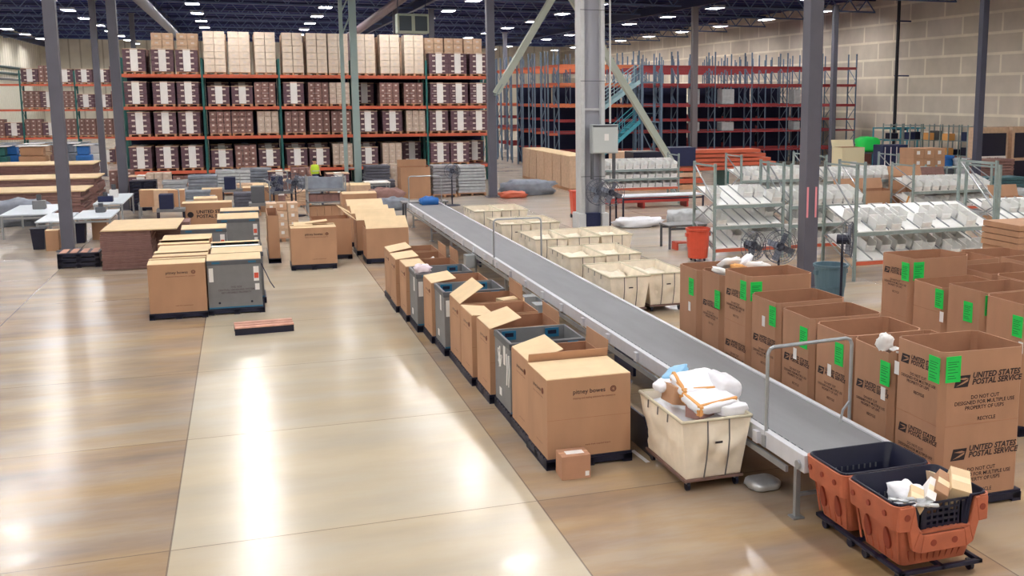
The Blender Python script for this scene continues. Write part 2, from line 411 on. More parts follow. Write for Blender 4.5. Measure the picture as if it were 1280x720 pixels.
column(-7.8, 68, .34, 'grey column behind the carton racks, nearest their left end')
column(-6.6, 78, .30, 'thin grey column behind the carton racks, next to the round duct')
column(22.0, 90, .34, 'far grey column behind the diagonal brace of the white column')
p = thing('drain_pipe', 'thin black pipe running up the block wall behind the shelves', 'pipe', (40.4, 58.3, 0))
MB().tube((0, 0, 0), (0, 0, 11.3), .11, 12).build('pipe', mat('black_pipe', (28, 26, 38), .5), p)
for z in (2.5, 6, 9.5): MB().box(-.14, .95, -.04, .04, z-.04, z+.04).build('bracket', TRM, p)
# small lamp on the block wall
wl = thing('wall_lamp', 'small white bracket lamp on the block wall near the ceiling', 'wall lamp', (41.5, at(0, 0)[1]*0+63.3, 10.9))
MB().tube((-.05, 0, 0), (-.75, 0, .05), .03, 8).build('arm', RAILW, wl); MB().lathe([(.02, .12), (.1, .1), (.42, -.12), (.40, -.16)], 16, M=Matrix.Translation((-.8, 0, 0))).build('shade', RAILW, wl)

# big white built-up column with cabinet and fan
bx, by = 11.5, 34.7
t = thing('braced_column', 'big white built-up steel column with flanges and a grey base', 'column', (bx, by, 0))
k = MB(); k.box(-.44, -.30, -.32, .32, .6, 11.2); k.box(.30, .44, -.32, .32, .6, 11.2)
k.build('flange', COLW, t, bevel=.01)
MB().box(-.30, .30, -.10, .10, .6, 11.2).build('web', mat('grey_web_paint', (158, 160, 170), .4), t)
MB().box(-.30, .30, -.16, -.11, 4.2, 4.28).build('stiffener', COLW, t)
for sx in (-1, 1): MB().box(sx*.42-.13, sx*.42+.13, -.42, .42, 0, .62).build('foot', COLW, t, bevel=.03)
MB().box(-.28, .28, -.30, .30, 0, .62).build('base_block', DKBLUE, t, bevel=.02)
for z in (1.9, 5.2, 7.6): MB().box(-.45, .45, -.34, -.32, z, z+.02).build('band', GREYD, t)
c = thing('electrical_cabinet', 'grey metal electrical cabinet fixed on the big white column', 'cabinet', (bx+.32, by-.345, 2.72))
MB().box(-.46, .50, -.28, 0, 0, 1.0).build('body', mat('cabinet_grey', (176, 182, 184), .4), c, bevel=.015)
dr = MB().box(-.43, .47, -.31, -.281, .04, .90).build('door', mat('cabinet_door_grey', (190, 196, 196), .4), c, bevel=.008)
MB().box(-.02, .14, -.316, -.311, .45, .68).build('notice', WHITE, dr)
for z in (.93, .965): MB().box(-.42, .46, -.30, -.281, z-.008, z+.01).build('slot', NAVY, c)
for sx in (-.4, .4): MB().box(sx-.03, sx+.03, -.2, 0, -.9, 0).build('bracket', GREYD, c)
MB().tube((.62, -.35, 3.75), (.62, -.35, 11.1), .035, 8).build('conduit', COLW, t)
def fan(name, label, loc, rz=0, Rr=.42, stand=1.4, tilt=0):
    t = thing(name, label, 'fan', loc, rz)
    g = MB()
    for rr in (Rr, Rr*.72, Rr*.45): g.ring((0, -.10, stand), rr, .008, 'Y', 28, 5)
    for rr in (Rr*.98,): g.ring((0, .06, stand), rr, .008, 'Y', 28, 5)
    for i in range(24):
        a = 2*math.pi*i/24; g.tube((0, -.13, stand), (Rr*math.cos(a), -.10, stand+Rr*math.sin(a)), .004, 4); g.tube((Rr*math.cos(a), -.10, stand+Rr*math.sin(a)), (Rr*.98*math.cos(a), .06, stand+Rr*.98*math.sin(a)), .004, 4)
    g.build('cage', mat('fan_cage_grey', (90, 94, 108), .4, .4), t)
    bl = MB()
    for i in range(4):
        a = math.pi/2*i+.4
        Mx = Matrix.Translation((0, -.03, stand)) @ Matrix.Rotation(a, 4, 'Y') @ Matrix.Translation((Rr*.5, 0, 0)) @ Matrix.Rotation(R(28), 4, 'X')
        bl.box(-Rr*.36, Rr*.36, -.004, .004, -Rr*.2, Rr*.2, 0, Mx)
    bl.build('blade', mat('fan_blade', (120, 126, 140), .4, .3), t)
    MB().tube((0, -.06, stand), (0, .22, stand), .11, 14).build('motor', NAVY, t)
    return t
f = fan('wall_fan', 'round wall fan mounted low on the big white column', (bx+.12, by-.52, 0), 0, .46, 1.38)
MB().box(-.04, .04, .1, .4, 1.33, 1.43).build('bracket', NAVY, f)
def pedestal_fan(label, loc, rz, Rr=.38, st=1.45):
    f = fan('pedestal_fan', label, loc, rz, Rr, st)
    MB().tube((0, .1, .04), (0, .1, st), .03, 10).build('pole', NAVY, f)
    MB().lathe([(0, .06), (.12, .06), (.34, .03), (.36, 0), (0, 0)], 20, M=Matrix.Translation((0, .1, 0))).build('base', NAVY, f, smooth=False)
    return f
pedestal_fan('round pedestal fan on a black pole right of the big white column', at(764, 303), 0, .42, 1.62)
# diagonal braces
def brace(label, p, q, w=.30):
    t = thing('diagonal_brace', label, 'brace', (0, 0, 0))
    MB().bar(p, q, w, w).build('beam', mat('brace_paint', (176, 184, 172), .45), t, bevel=.01)
    d = (Vector(q)-Vector(p)).normalized()
    MB().bar(Vector(p)-d*.1, Vector(p)+d*.5, w*1.35, .05).build('gusset', UPS, t); return t
pa = atY(620, 117, 47.25); pb = atY(690, -2, 47.25); brace('pale steel brace slanting up to the right from the grey column', pa, pa+(pb-pa)*1.25)
pa = atY(842, 207, 46.5); pb = atY(716, 0, 46.5); t = brace('pale steel brace slanting down to the right behind the big white column', pa, pa+(pb-pa)*1.1)
MB().box(pa.x-.12, pa.x+.12, pa.y-.12, pa.y+.12, 0, pa.z+.1).build('stub_post', UPS, t)

# lattice post pair in front of the racks
g = at(434, 237); g2 = at(449, 237)
t = thing('lattice_post', 'pale green laced post with two uprights in front of the carton racks', 'column', (g.x, g.y, 0))
dx = g2.x-g.x
MB().box(-.09, .09, -.1, .1, 0, 9.9).build('upright', mat('pale_green_paint', (150, 170, 168), .45), t)
MB().box(dx-.17, dx+.17, -.15, .15, 0, 9.9).build('upright', mat('pale_green_paint', (150, 170, 168), .45), t)
k = MB()
for i in range(2): k.bar((0, 0, 7.6+i*1.1), (dx, 0, 8.9+i*1.0), .07)
k.bar((0, 0, 1.1), (dx, 0, 1.1), .06); k.build('lacing', mat('pale_green_paint', (150, 170, 168), .45), t)
MB().box(-.2, dx+.3, -.3, .3, 0, .35).build('foot', UPS, t)

# ------------------------------------------------------------------ boxes
PAL = {}
def pallet(w, d, loc, label, group=None, kind='plastic', rz=0):
    key = (w, d, kind)
    SK = kind == 'plastic'
    if key not in PAL:
        t = thing('plastic_pallet' if kind == 'plastic' else 'wooden_pallet', label, 'pallet')
        m1, m2 = (NAVY, NAVY) if kind == 'plastic' else (WOOD, WOOD)
        k = MB(); n = 7; sw = d/n
        for i in range(n): k.box(0, w, i*sw+.012, (i+1)*sw-.012, .11, .135)
        if SK: k.box(0, w, 0, .03, .03, .11); k.box(0, w, d-.03, d, .03, .11); k.box(0, .03, .03, d-.03, .03, .11); k.box(w-.03, w, .03, d-.03, .03, .11)
        k.build('deck', m1, t, bevel=.003)
        for i in range(3):
            r_ = MB(); xx = i*(w-.12)/2; r_.box(xx, xx+.12, 0, d, 0, .02)
            for j in range(3): yy = j*(d-.14)/2; r_.box(xx, xx+.12, yy, yy+.14, .02, .11)
            r_.build('runner', m2, t)
        PAL[key] = t; t.location = loc; t.rotation_euler.z = rz
    else: t = dup(PAL[key], loc, rz, label)
    if group: t['group'] = group
    elif 'group' in t: del t['group']
    return t
def carton_shell(t, w, d, h, m, inner=CARDIN, th=.014):
    k = MB()
    k.box(0, w, 0, th, 0, h); k.box(0, w, d-th, d, 0, h); k.box(0, th, th, d-th, 0, h); k.box(w-th, w, th, d-th, 0, h); k.box(th, w-th, th, d-th, 0, .02, 1)
    e = .0015   # liner
    k.box(th, th+e, th, d-th, .02, h-.002, 1); k.box(w-th-e, w-th, th, d-th, .02, h-.002, 1); k.box(th, w-th, th, th+e, .02, h-.002, 1); k.box(th, w-th, d-th-e, d-th, .02, h-.002, 1)
    return k.build('box_body', [m, inner], t)
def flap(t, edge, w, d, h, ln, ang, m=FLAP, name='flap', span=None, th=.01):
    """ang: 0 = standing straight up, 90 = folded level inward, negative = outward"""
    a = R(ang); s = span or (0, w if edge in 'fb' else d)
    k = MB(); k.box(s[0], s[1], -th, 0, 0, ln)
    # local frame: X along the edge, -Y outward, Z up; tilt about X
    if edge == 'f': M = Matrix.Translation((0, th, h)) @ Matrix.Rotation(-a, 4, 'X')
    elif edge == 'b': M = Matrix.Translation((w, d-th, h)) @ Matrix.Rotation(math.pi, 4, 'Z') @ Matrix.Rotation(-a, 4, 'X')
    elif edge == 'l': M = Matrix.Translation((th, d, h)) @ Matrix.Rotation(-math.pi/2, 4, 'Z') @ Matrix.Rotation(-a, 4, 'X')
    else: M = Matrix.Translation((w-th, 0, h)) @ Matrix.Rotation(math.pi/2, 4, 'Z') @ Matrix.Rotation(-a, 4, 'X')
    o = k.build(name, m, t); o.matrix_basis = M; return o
def courier_print(t, w, d, h, faces=('front',)):
    for fc in faces:
        L_ = w if fc == 'front' else d
        f_ = lambda u, z: (u, -.002, z) if fc == 'front' else (-.002, d-u, z)
        s = L_/1.13
        put_text(t, 'pitney bowes', .082*s, INK, fc, f_(L_*.50, h*.80), 'printed_name')
        k = MB(); c = f_(L_*.79, h*.825)
        k.ring((0, 0, 0), .036, .006, 'Z', 20, 4); k.ring((0, 0, 0), .02, .005, 'Z', 16, 4)
        o = k.build('printed_emblem', INKB, t); o.location = c; o.rotation_euler = face_rot(fc)
        put_text(t, 'shipping and mailing solutions for commerce', .032*s, INKB, fc, f_(L_*.56, h*.735), 'printed_line')
        put_text(t, 'made from recycled board', .032*s, INKB, fc, f_(L_*.60, h*.13), 'printed_line')
def courier_box(label, loc, w=1.12, d=.95, h=1.03, flaps=(), prt=('front', 'left'), group=None, rz=0, m=CARD):
    t = thing('shipping_box', label, 'box', (loc[0], loc[1], loc[2] if len(loc) > 2 else .14), rz, group)
    carton_shell(t, w, d, h, m)
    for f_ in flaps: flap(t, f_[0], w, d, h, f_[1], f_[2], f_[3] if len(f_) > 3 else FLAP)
    if prt: courier_print(t, w, d, h, prt)
    return t
def bulk_bin(label, loc, w=1.12, d=.97, h=1.05, graffiti=False, lid=False, stickers=True, front_text=False):
    t = thing('bulk_bin', label, 'bulk bin', (loc[0], loc[1], .14))
    k = MB(); th = .03
    k.box(0, w, 0, th, 0, h); k.box(0, w, d-th, d, 0, h); k.box(0, th, th, d-th, 0, h); k.box(w-th, w, th, d-th, 0, h); k.box(th, w-th, th, d-th, 0, .03)
    k.build('bin_walls', GREYP, t, bevel=.005)
    k = MB(); k.box(-.012, w+.012, -.012, .02, h-.10, h-.01); k.box(-.012, .02, 0, d, h-.10, h-.01); k.box(w-.02, w+.012, 0, d, h-.10, h-.01); k.box(-.012, w+.012, d-.02, d+.012, h-.10, h-.01)
    k.build('rim_band', GREYD, t, bevel=.004)
    for (x, y, sx, sy) in ((.10, .04, .16, .02), (w-.30, .04, .16, .02), (.10, d-.06, .22, .02), (w-.34, d-.06, .22, .02)):
        a = MB().box(x, x+sx, y, y+sy, h-.17, h-.03).build('latch', BLUEL, t)
        MB().box(x+sx*.2, x+sx*.8, y-.012, y-.001, h-.12, h-.06).build('latch_slot', NAVY, a)
    for x in (.10, w-.26):
        a = MB().box(x, x+.16, -.02, -.013, h-.07, h-.03).build('latch', BLUEL, t)
    for x in (.22, w-.22): MB().tube((x, -.006, .12), (x, .001, .12), .025, 10).build('plug', NAVY, t)
    MB().box(0, w, -.006, 0, 0, .03).build('base_trim', BLUEL, t)
    if stickers:
        st = MB(); st.box(.03, .12, -.006, -.001, h-.46, h-.16); st.build('paper_label', WHITE, t)
        st = MB(); st.box(w-.16, w-.05, -.006, -.001, h-.48, h-.16); o = st.build('paper_label', WHITE, t); MB().box(w-.15, w-.06, -.009, -.0065, h-.42, h-.30).build('red_patch', REDO, o)
        MB().box(w-.14, w-.05, -.006, -.001, h-.68, h-.54).build('paper_label', WHITE, t)
        st = MB(); st.box(-.006, -.001, .30, .40, h-.40, h-.12); st.box(-.006, -.001, .55, .68, .12, .24); st.build('paper_label', WHITE, t)
    if front_text:
        put_text(t, 'THIS SIDE\nCENTRAL HANDLING SYSTEM\nRETURNABLE PROPERTY', .055, mat('faded_brown_ink', (88, 72, 78), .7), 'front', (w*.52, -.007, h*.42), 'printed_words', sp=1.1)
    if graffiti:
        g = MB(); rr = random.Random(4)
        for i in range(6):
            cx_, cz = d-.25-rr.random()*.25, .60+rr.random()*.22
            pts = [(-.004, cx_+.09*math.cos(a*1.1+i)*rr.uniform(.5, 1), cz+.11*math.sin(a*1.3)*rr.uniform(.5, 1)) for a in range(6)]
            g.path(pts, .009, 5)
        for yy in (.20, .08): g.path([(-.004, yy, .85), (-.004, yy-.03, .62), (-.004, yy+.01, .38)], .013, 5)
        g.build('white_scribble', WHITE, t)
    if lid:
        k = MB(); k.box(-.01, w+.01, -.01, d+.01, h+.004, h+.03); k.build('lid', FLAP, t, bevel=.004)
    return t

# row of boxes left of the belt, nearest first
row = [
 ('A', 3.43, 12.12, 'box'), ('B', 3.45, 13.08, 'box'), ('C', 3.46, 14.13, 'bin'), ('D', 3.40, 15.20, 'box'), ('E', 3.35, 16.27, 'box'), ('F', 3.36, 17.30, 'box'),
 ('G', 3.29, 18.38, 'bin'), ('H', 3.24, 19.44, 'box'), ('I', 3.13, 20.48, 'bin'), ('J', 3.07, 21.55, 'box'), ('K', 3.00, 22.58, 'box'), ('L', 3.02, 23.7, 'box')]
ROWL = {
 'A': 'nearest brown carton of the row by the belt, closed pale lid', 'B': 'brown carton right behind the nearest one, one pale flap folded in',
 'C': 'grey bulk bin with white scribbles on its side, near the front of the row', 'D': 'brown carton just behind the scribbled grey bin',
 'E': 'brown carton with a level flap, second behind the scribbled grey bin', 'F': 'brown carton with a steep tilted flap, in front of the middle grey bin',
 'G': 'middle grey bulk bin of the row by the belt', 'H': 'brown carton between the middle and the farthest grey bins', 'I': 'farthest grey bulk bin of the row, crumpled plastic on its corner',
 'J': 'brown carton just behind the farthest grey bin', 'K': 'brown carton with loose paper inside, last but one of the belt row', 'L': 'farthest brown carton of the row along the belt'}
FL = {'A': [('b', .46, 92), ('f', .90, 90)], 'B': [('l', .50, 74), ('r', .22, -4, CARD), ('f', .12, -12, CARD)], 'D': [('l', .52, 74), ('r', .20, 2, CARD)], 'E': [('l', .40, 96)],
      'F': [('l', .50, 56), ('r', .25, 2, CARD)], 'H': [('l', .48, 82)], 'J': [('l', .42, 88), ('r', .28, 3, CARD)], 'K': [('l', .50, 84), ('r', .25, 3, CARD)], 'L': [('l', .5, 80)]}
for i, (k, x, y, kind) in enumerate(row):
    pallet(1.16, 1.0, (x-.02, y-.02, 0), 'black plastic pallet under the ' + ROWL[k].split(',')[0])
    if kind == 'box': o = courier_box(ROWL[k], (x, y), d=.93, flaps=FL[k], h=1.03)
    else: o = bulk_bin(ROWL[k], (x, y), graffiti=(k == 'C'))
    # narrow tape running down the seam and dark fold near the middle
    if kind == 'box':
        MB().box(.0, 1.12, -.0015, 0, .50, .506).build('score_line', CARDIN, o)
sp = MB(); sp.blob((0, 0, .08), (.34, .3, .18), .8, .25, 3); o = sp.build('crumpled_plastic', mat('pinkish_film', (236, 222, 232), .3, bump=.8), None, smooth=True); o.location = (3.28, 20.66, 1.175)
tag(o, 'crumpled pinkish plastic film on the corner of the farthest grey bin', 'plastic film')
sp = MB(); sp.box(-.16, .16, -.1, .1, 0, .012, 0, Matrix.Rotation(.4, 4, 'X')); sp.box(-.1, .2, -.1, .1, .03, .042, 0, Matrix.Rotation(-.5, 4, 'Y')); o = sp.build('loose_paper', WHITE); o.location = (3.75, 22.95, 1.0)
tag(o, 'loose white paper sticking up in the last but one carton of the row', 'paper')
sp = MB(); sp.box(-.22, .22, -.13, .13, 0, .16); o = sp.build('carton', FLAP, None, bevel=.004); o.location = (4.35, 17.7, .98); o.rotation_euler.z = .3
tag(o, 'small pale carton lying in the carton with the steep tilted flap', 'carton')
# small carton on the floor
t = thing('small_carton', 'small brown parcel with a white label on top, on the floor before the nearest carton', 'carton', (3.50, 11.72, 0), -.03)
MB().box(0, .37, 0, .30, 0, .30).build('box_body', mat('small_carton_brown', (180, 134, 106), .75, var=.05), t, bevel=.004)
MB().box(.08, .31, .08, .20, .30, .302).build('address_label', WHITE, t)
MB().box(0, .37, .13, .17, .2995, .3015).build('packing_tape', mat('brown_tape', (200, 148, 108), .3), t)
MB().box(.30, .35, -.003, 0, .03, .09).build('barcode_label', WHITE, t)
# dark sheet leaning beside the nearest carton
k = MB(); k.box(0, .02, 0, .9, 0, .62, 0, Matrix.Rotation(-.25, 4, 'Y')); o = k.build('dark_board', NAVY); o.location = (4.84, 12.0, 0.0)
tag(o, 'dark navy board leaning beside the nearest brown carton', 'board')

# ------------------------------------------------------------------ postal boxes
def postal_print(t, fc, w, d, ztop, jit=0):
    L_ = w if fc == 'front' else d
    f_ = (lambda u, z: (u, -.003, z)) if fc == 'front' else (lambda u, z: (-.003, d-u, z))
    s = L_/1.15
    k = MB(); q = .19*s   # slanted black block with a pale swept head
    k.add([(0, 0, 0), (q, 0, 0), (q*1.18, q*.72, 0), (q*.18, q*.72, 0)], [(0, 1, 2, 3)], 0)
    k.add([(q*.16, q*.08, .001), (q*.62, q*.30, .001), (q*1.02, q*.48, .001), (q*.98, q*.34, .001), (q*.66, q*.20, .001)], [(0, 4, 3, 2, 1)], 1)
    k.add([(q*.24, q*.52, .001), (q*.80, q*.58, .001), (q*1.06, q*.50, .001), (q*.70, q*.44, .001)], [(0, 3, 2, 1)], 1)
    o = k.build('printed_emblem', [INK, CARD2], t); o.location = f_(L_*.14, ztop-.19*s); o.rotation_euler = face_rot(fc)
    put_text(t, 'UNITED STATES\nPOSTAL SERVICE', .092*s, INK, fc, f_(L_*.355, ztop-.095*s), 'printed_name', 'LEFT', .22, .82)
    put_text(t, 'DO NOT CUT\nDESIGNED FOR MULTIPLE USE\nPROPERTY OF USPS', .062*s, INK, fc, f_(L_*.52, ztop-.34*s), 'printed_notice', sp=1.0)
    put_text(t, 'RECYCLE', .062*s, INK, fc, f_(L_*.55, ztop-.60*s), 'printed_notice')
def placard(t, fc, pos, w=.2, h=.3):
    u, y_, z = pos
    k = MB()
    if fc == 'front': k.box(u, u+w, -.009, -.004, z-h, z)
    else: k.box(-.009, -.004, u, u+w, z-h, z)
    o = k.build('green_placard', GREEN, t)
    l = MB()
    for i, (a, bb) in enumerate(((.22, .86), (.3, .7), (.4, .8), (.5, .62), (.62, .8), (.75, .6), (.84, .7))):
        zz = z-h*a
        if fc == 'front': l.box(u+w*.12, u+w*bb, -.011, -.0095, zz-.004, zz+.003)
        else: l.box(-.011, -.0095, u+w*(1-bb), u+w*.88, zz-.004, zz+.003)
    l.build('placard_lines', GINK, o); return o
def postal_box(label, x, y, w=1.15, d=.90, h=1.7, tiers=(1.15,), lp=None, fp=None, slip=None, prints=(), name='postal_box', cut=False):
    t = thing(name, label, 'box', (x, y, .14)); c = .07; th = .016
    out = [(c, 0), (w-c, 0), (w, c), (w, d-c), (w-c, d), (c, d), (0, d-c), (0, c)]
    inn = [(c+th*.4, th), (w-c-th*.4, th), (w-th, c+th*.4), (w-th, d-c-th*.4), (w-c-th*.4, d-th), (c+th*.4, d-th), (th, d-c-th*.4), (th, c+th*.4)]
    vs = []; rr = random.Random(int(x*100+y*10))
    dz = [rr.uniform(-.012, .012) for _ in range(8)]
    if cut: dz[6] = -.03; dz[7] = -.05
    for (p, z) in ((out, 0), (out, h), (inn, h), (inn, .02)):
        for i, (a, b_) in enumerate(p): vs.append((a, b_, z+(dz[i] if z == h else 0)))
    fs = []; mi = []
    k = MB()
    for L0 in (0, 1, 2):
        for i in range(8): k.add([], [], 0); fs.append((L0*8+i, L0*8+(i+1) % 8, (L0+1)*8+(i+1) % 8, (L0+1)*8+i)); mi.append(1 if L0 == 2 else 0)
    fs.append(tuple(range(7, -1, -1))); mi.append(0); fs.append(tuple(24+i for i in range(8))); mi.append(1)
    k.v = [Vector(v) for v in vs]; k.f = [list(f) for f in fs]; k.mi = mi
    k.build('box_body', [CARD2, CARDIN], t)
    for z in tiers:
        s_ = MB(); s_.box(c, w-c, -.002, 0, z, z+.008); s_.box(-.002, 0, c, d-c, z, z+.008); s_.build('tier_seam', CARDIN, t)
    for fc, z in prints: postal_print(t, fc, w, d, z)
    if lp: placard(t, 'left', lp)
    if fp: placard(t, 'front', fp)
    if slip:
        fc, u, z = slip; k = MB()
        if fc == 'left': k.box(-.008, -.004, u, u+.09, z-.16, z)
        else: k.box(u, u+.09, -.008, -.004, z-.16, z)
        k.build('paper_slip', WHITE, t)
    return t
PX = 7.22
pus = [  # y, d, h, label, kwargs
 (9.32, .90, 1.72, 'nearest cardboard postal box, two tiers high, green placards on both sides of its corner', dict(lp=(.04, 0, 1.66), fp=(.04, 0, 1.68), slip=('left', .80, 1.43), tiers=(.86,), prints=(('left', 1.60), ('left', .76), ('front', 1.50), ('front', .64)))),
 (10.28, .86, 1.53, 'second nearest cardboard postal box, with a torn slot and white scrap above its green placard', dict(lp=(.02, 0, 1.37), slip=('left', .10, 1.04), tiers=(), prints=(('left', 1.05), ('left', .35)), cut=True)),
 (11.24, .84, 1.50, 'third nearest cardboard postal box, behind the near pipe hoop', dict(lp=(.10, 0, 1.36), slip=('left', .38, 1.02), tiers=(), prints=(('left', .98),))),
 (12.16, .87, 1.53, 'fourth nearest cardboard postal box, with a white slip under its placard', dict(lp=(.10, 0, 1.38), slip=('left', .38, 1.03), tiers=(), prints=(('left', .95),))),
 (13.12, .88, 1.57, 'fifth nearest cardboard postal box, in front of the tall two-tier one', dict(lp=(.05, 0, 1.50), slip=('left', .38, 1.30), tiers=(), prints=(('left', 1.02),))),
 (14.08, .88, 1.80, 'tall cardboard postal box with green placards on its corner, in mid row', dict(lp=(.05, 0, 1.72), fp=(.04, 0, 1.72), tiers=(1.0,), prints=(('left', 1.55), ('left', .72)))),
 (15.04, .80, 1.66, 'cardboard postal box filled with paper, behind the tall one in mid row', dict(lp=(.02, 0, 1.40), tiers=(), prints=(('left', 1.20),))),
 (15.94, .85, 1.60, 'farthest cardboard postal box of the row right of the belt', dict(lp=(.18, 0, 1.43), slip=('left', .30, 1.0), tiers=(), prints=()))]
for y, d, h, lab, kw in pus:
    pallet(1.2, .94, (PX-.02, y-.02, 0), 'black plastic pallet under the ' + lab.split(',')[0])
    postal_box(lab, PX, y, d=d, h=h, **kw)
k = MB(); k.blob((0, 0, .04), (.18, .22, .22), .8, .3, 5); k.box(-.02, .12, -.3, -.05, -.02, .0); o = k.build('white_scrap', WHITE, smooth=True); o.location = (PX+.08, 10.55, 1.66); tag(o, 'white scrap poking over the torn side of the second postal box', 'paper')
for i, (a, b_, m) in enumerate(((.2, .3, WHITE), (.55, .45, TAPE), (.85, .35, WHITE), (.45, .62, WHITE), (.75, .62, BAGW))):
    k = MB(); k.blob((0, 0, 0), (.42, .3, .12), .7, .15, i); o = k.build('mailer', m, smooth=True); o.location = (PX+a, 15.04+b_, 1.80+.03*i); o.rotation_euler = (.2*i, .3-.1*i, i*1.1)
    tag(o, ['white mailer at the near left', 'orange taped mailer', 'white mailer at the right', 'white mailer at the back left', 'glossy white mailer at the back'][i] + ' on top of the filled postal box', 'mailer')

# second row behind, seen over the first
vrow = [
 (9.98, 13.80, .84, 1.98, 'tall cardboard postal box at the left end of the back row, behind the belt boxes', dict(lp=(.03, 0, 1.90), fp=(.05, 0, 1.92), tiers=(1.0,), prints=(('left', 1.80),))),
 (9.98, 12.92, .84, 1.66, 'back row cardboard box with faded print and a pink and white slip', dict(lp=(.02, 0, 1.62), tiers=(1.25,), prints=(), slip=('left', .0, 1.28))),
 (9.98, 12.04, .86, 1.74, 'back row cardboard postal box, second from the right edge', dict(lp=(.22, 0, 1.55), fp=(.03, 0, 1.70), tiers=(), prints=(('left', 1.05),))),
 (9.98, 11.16, .86, 1.72, 'back row cardboard postal box cut by the right edge', dict(lp=(.05, 0, 1.55), tiers=(), prints=(('left', 1.05),), slip=('left', .02, 1.2)))]
for i, (x, y, d, h, lab, kw) in enumerate(vrow):
    pallet(1.2, .94, (x-.02, y-.02, 0), 'black plastic pallet under the ' + lab)
    o = postal_box(lab, x, y, d=d, h=h, **kw)
wrow = [(11.3, 14.6, .9, 1.74, 'open cardboard box of the third row, its far left one'), (11.3, 13.55, .9, 1.70, 'open cardboard box of the third row, second from its far end'),
        (11.3, 12.5, .9, 1.72, 'open cardboard box of the third row, nearest visible one'), (12.7, 15.2, .9, 1.66, 'open cardboard box at the far end of the fourth row'), (12.7, 14.1, .9, 1.70, 'open cardboard box of the fourth row, by the right edge')]
for x, y, d, h, lab in wrow:
    pallet(1.2, .94, (x-.02, y-.02, 0), 'black plastic pallet under the ' + lab)
    postal_box(lab, x, y, d=d, h=h, tiers=())
def lined_box(o, w, d, h):
    for z in (h*.7, h*.82): MB().box(.05, w-.05, -.003, 0, z, z+.01).build('fold_line', CARDIN, o)
# stacked flat cartons at the right edge
fx = at(1262, 335, 1.3)
k = MB()
for i in range(16): k.box(rnd.uniform(-.03, .03), 1.5+rnd.uniform(-.03, .03), 0, 1.1, i*.125, i*.125+.11)
o = k.build('flat_carton_stack', CARD); o.location = (14.55, 16.6, .14); o['kind'] = 'stuff'; tag(o, 'tall stack of folded flat cartons at the right edge', 'cartons', kind='stuff')
pallet(1.5, 1.1, (14.55, 16.6, 0), 'wooden pallet under the folded cartons at the right edge', None, 'wood')
# ------------------------------------------------------------------ belt conveyor
cx0, cx1, cy0, cy1, cz = 5.64, 6.84, 9.62, 38.6, .75
t = thing('belt_conveyor', 'long grey belt conveyor on steel legs running away between the boxes', 'conveyor', (0, 0, 0))
MB().box(cx0+.09, cx1-.07, cy0, cy1, cz-.03, cz+.005).build('belt', BELT, t)
k = MB()
for i in range(1): k.tube((cx0+.09, cy0, cz-.06), (cx1-.07, cy0, cz-.06), .06, 16); k.tube((cx0+.09, cy1, cz-.06), (cx1-.07, cy1, cz-.06), .06, 16)
k.build('end_roller', BELT, t)
MB().box(cx0, cx0+.085, cy0-.05, cy1, cz-.17, cz+.03).build('side_rail', RAILW, t, bevel=.006)
MB().box(cx1-.065, cx1, cy0-.05, cy1, cz-.17, cz+.025).build('side_rail', RAILW, t, bevel=.006)
MB().box(cx0+.09, cx1-.07, cy0+.1, cy1-.1, cz-.22, cz-.20).build('return_belt', NAVY, t)
MB().box(cx0-.035, cx0, cy0+.3, cy1, cz-.27, cz-.20).build('cable_tray', STEEL, t)
k = MB(); i = 0
y = cy0+.2
while y < cy0+9:
    k.box(cx0+.09, cx0+.125, y, y+.09, cz+.004, cz+.012); y += .16
k.build('lacing', NAVY, t)
yy = [9.75, 13.2, 16.6, 20.0, 23.4, 26.8, 30.2, 33.6, 37.4]
for y in yy:
    for x in (cx0+.02, cx1-.04):
        l = MB(); l.box(x-.03, x+.03, y-.03, y+.03, .02, cz-.16); l.box(x-.07, x+.07, y-.07, y+.07, 0, .02); l.build('leg', STEEL, t, bevel=.004)
    MB().box(cx0+.02, cx1-.04, y-.02, y+.02, .25, .29).build('cross_brace', STEEL, t)
y = 10.6
while y < 38:
    a = MB().box(cx0-.05, cx0-.002, y, y+.11, cz-.15, cz-.01).build('rail_bracket', RAILW, t)
    y += 1.35
MB().tube((cx0-.03, cy0+.06, cz-.1), (cx0, cy0+.06, cz-.1), .05, 14).build('end_bearing', STEEL, t)
for (y, dz, w_) in ((19.6, .50, .35), (20.5, .52, .3), (26.5, .45, .3)):
    MB().box(cx0-.30, cx0-.04, y, y+w_, cz-.18-dz*.75, cz-.18).build('drive_box', mat('motor_grey', (150, 154, 156), .45), t, bevel=.01)
# dark guard boards under the belt
for y in (15.3, 26.9): MB().box(cx0+.15, cx0+.2, y, y+.9, .18, .62).build('guard_panel', DKBLUE, t)
def hoop(label, y, zt=1.78, slant=.25, brace_=False):
    t = thing('pipe_hoop', label, 'hoop', (0, 0, 0))
    y2 = y+slant; r = .022; x0, x1 = cx0+.02, cx1+.02; c = .08
    k = MB(); k.path([(x0, y, cz-.1), (x0, y, zt-c), (x0+c*.3, y, zt-c*.3), (x0+c, y, zt), (x1-c, y2, zt), (x1-c*.3, y2, zt-c*.3), (x1, y2, zt-c), (x1, y2, cz-.1)], r, 10)
    k.build('bent_pipe', STEEL, t)
    for (x, y_) in ((x0, y), (x1, y2)): MB().box(x-.04, x+.04, y_-.04, y_+.04, cz-.16, cz-.02).build('foot_clamp', STEEL, t)
    if brace_:
        MB().path([(x1, y2, 1.0), (x1-.12, y2-.04, .90), (x1-.16, y2-.05, cz+.0)], .016, 8).build('stay', STEEL, t)
    return t
hoop('near galvanised pipe hoop arching over the belt', 10.5, 1.79, .1, True)
hoop('second pipe hoop arching over the belt, beside the canvas carts', 24.6, 1.72, 0)
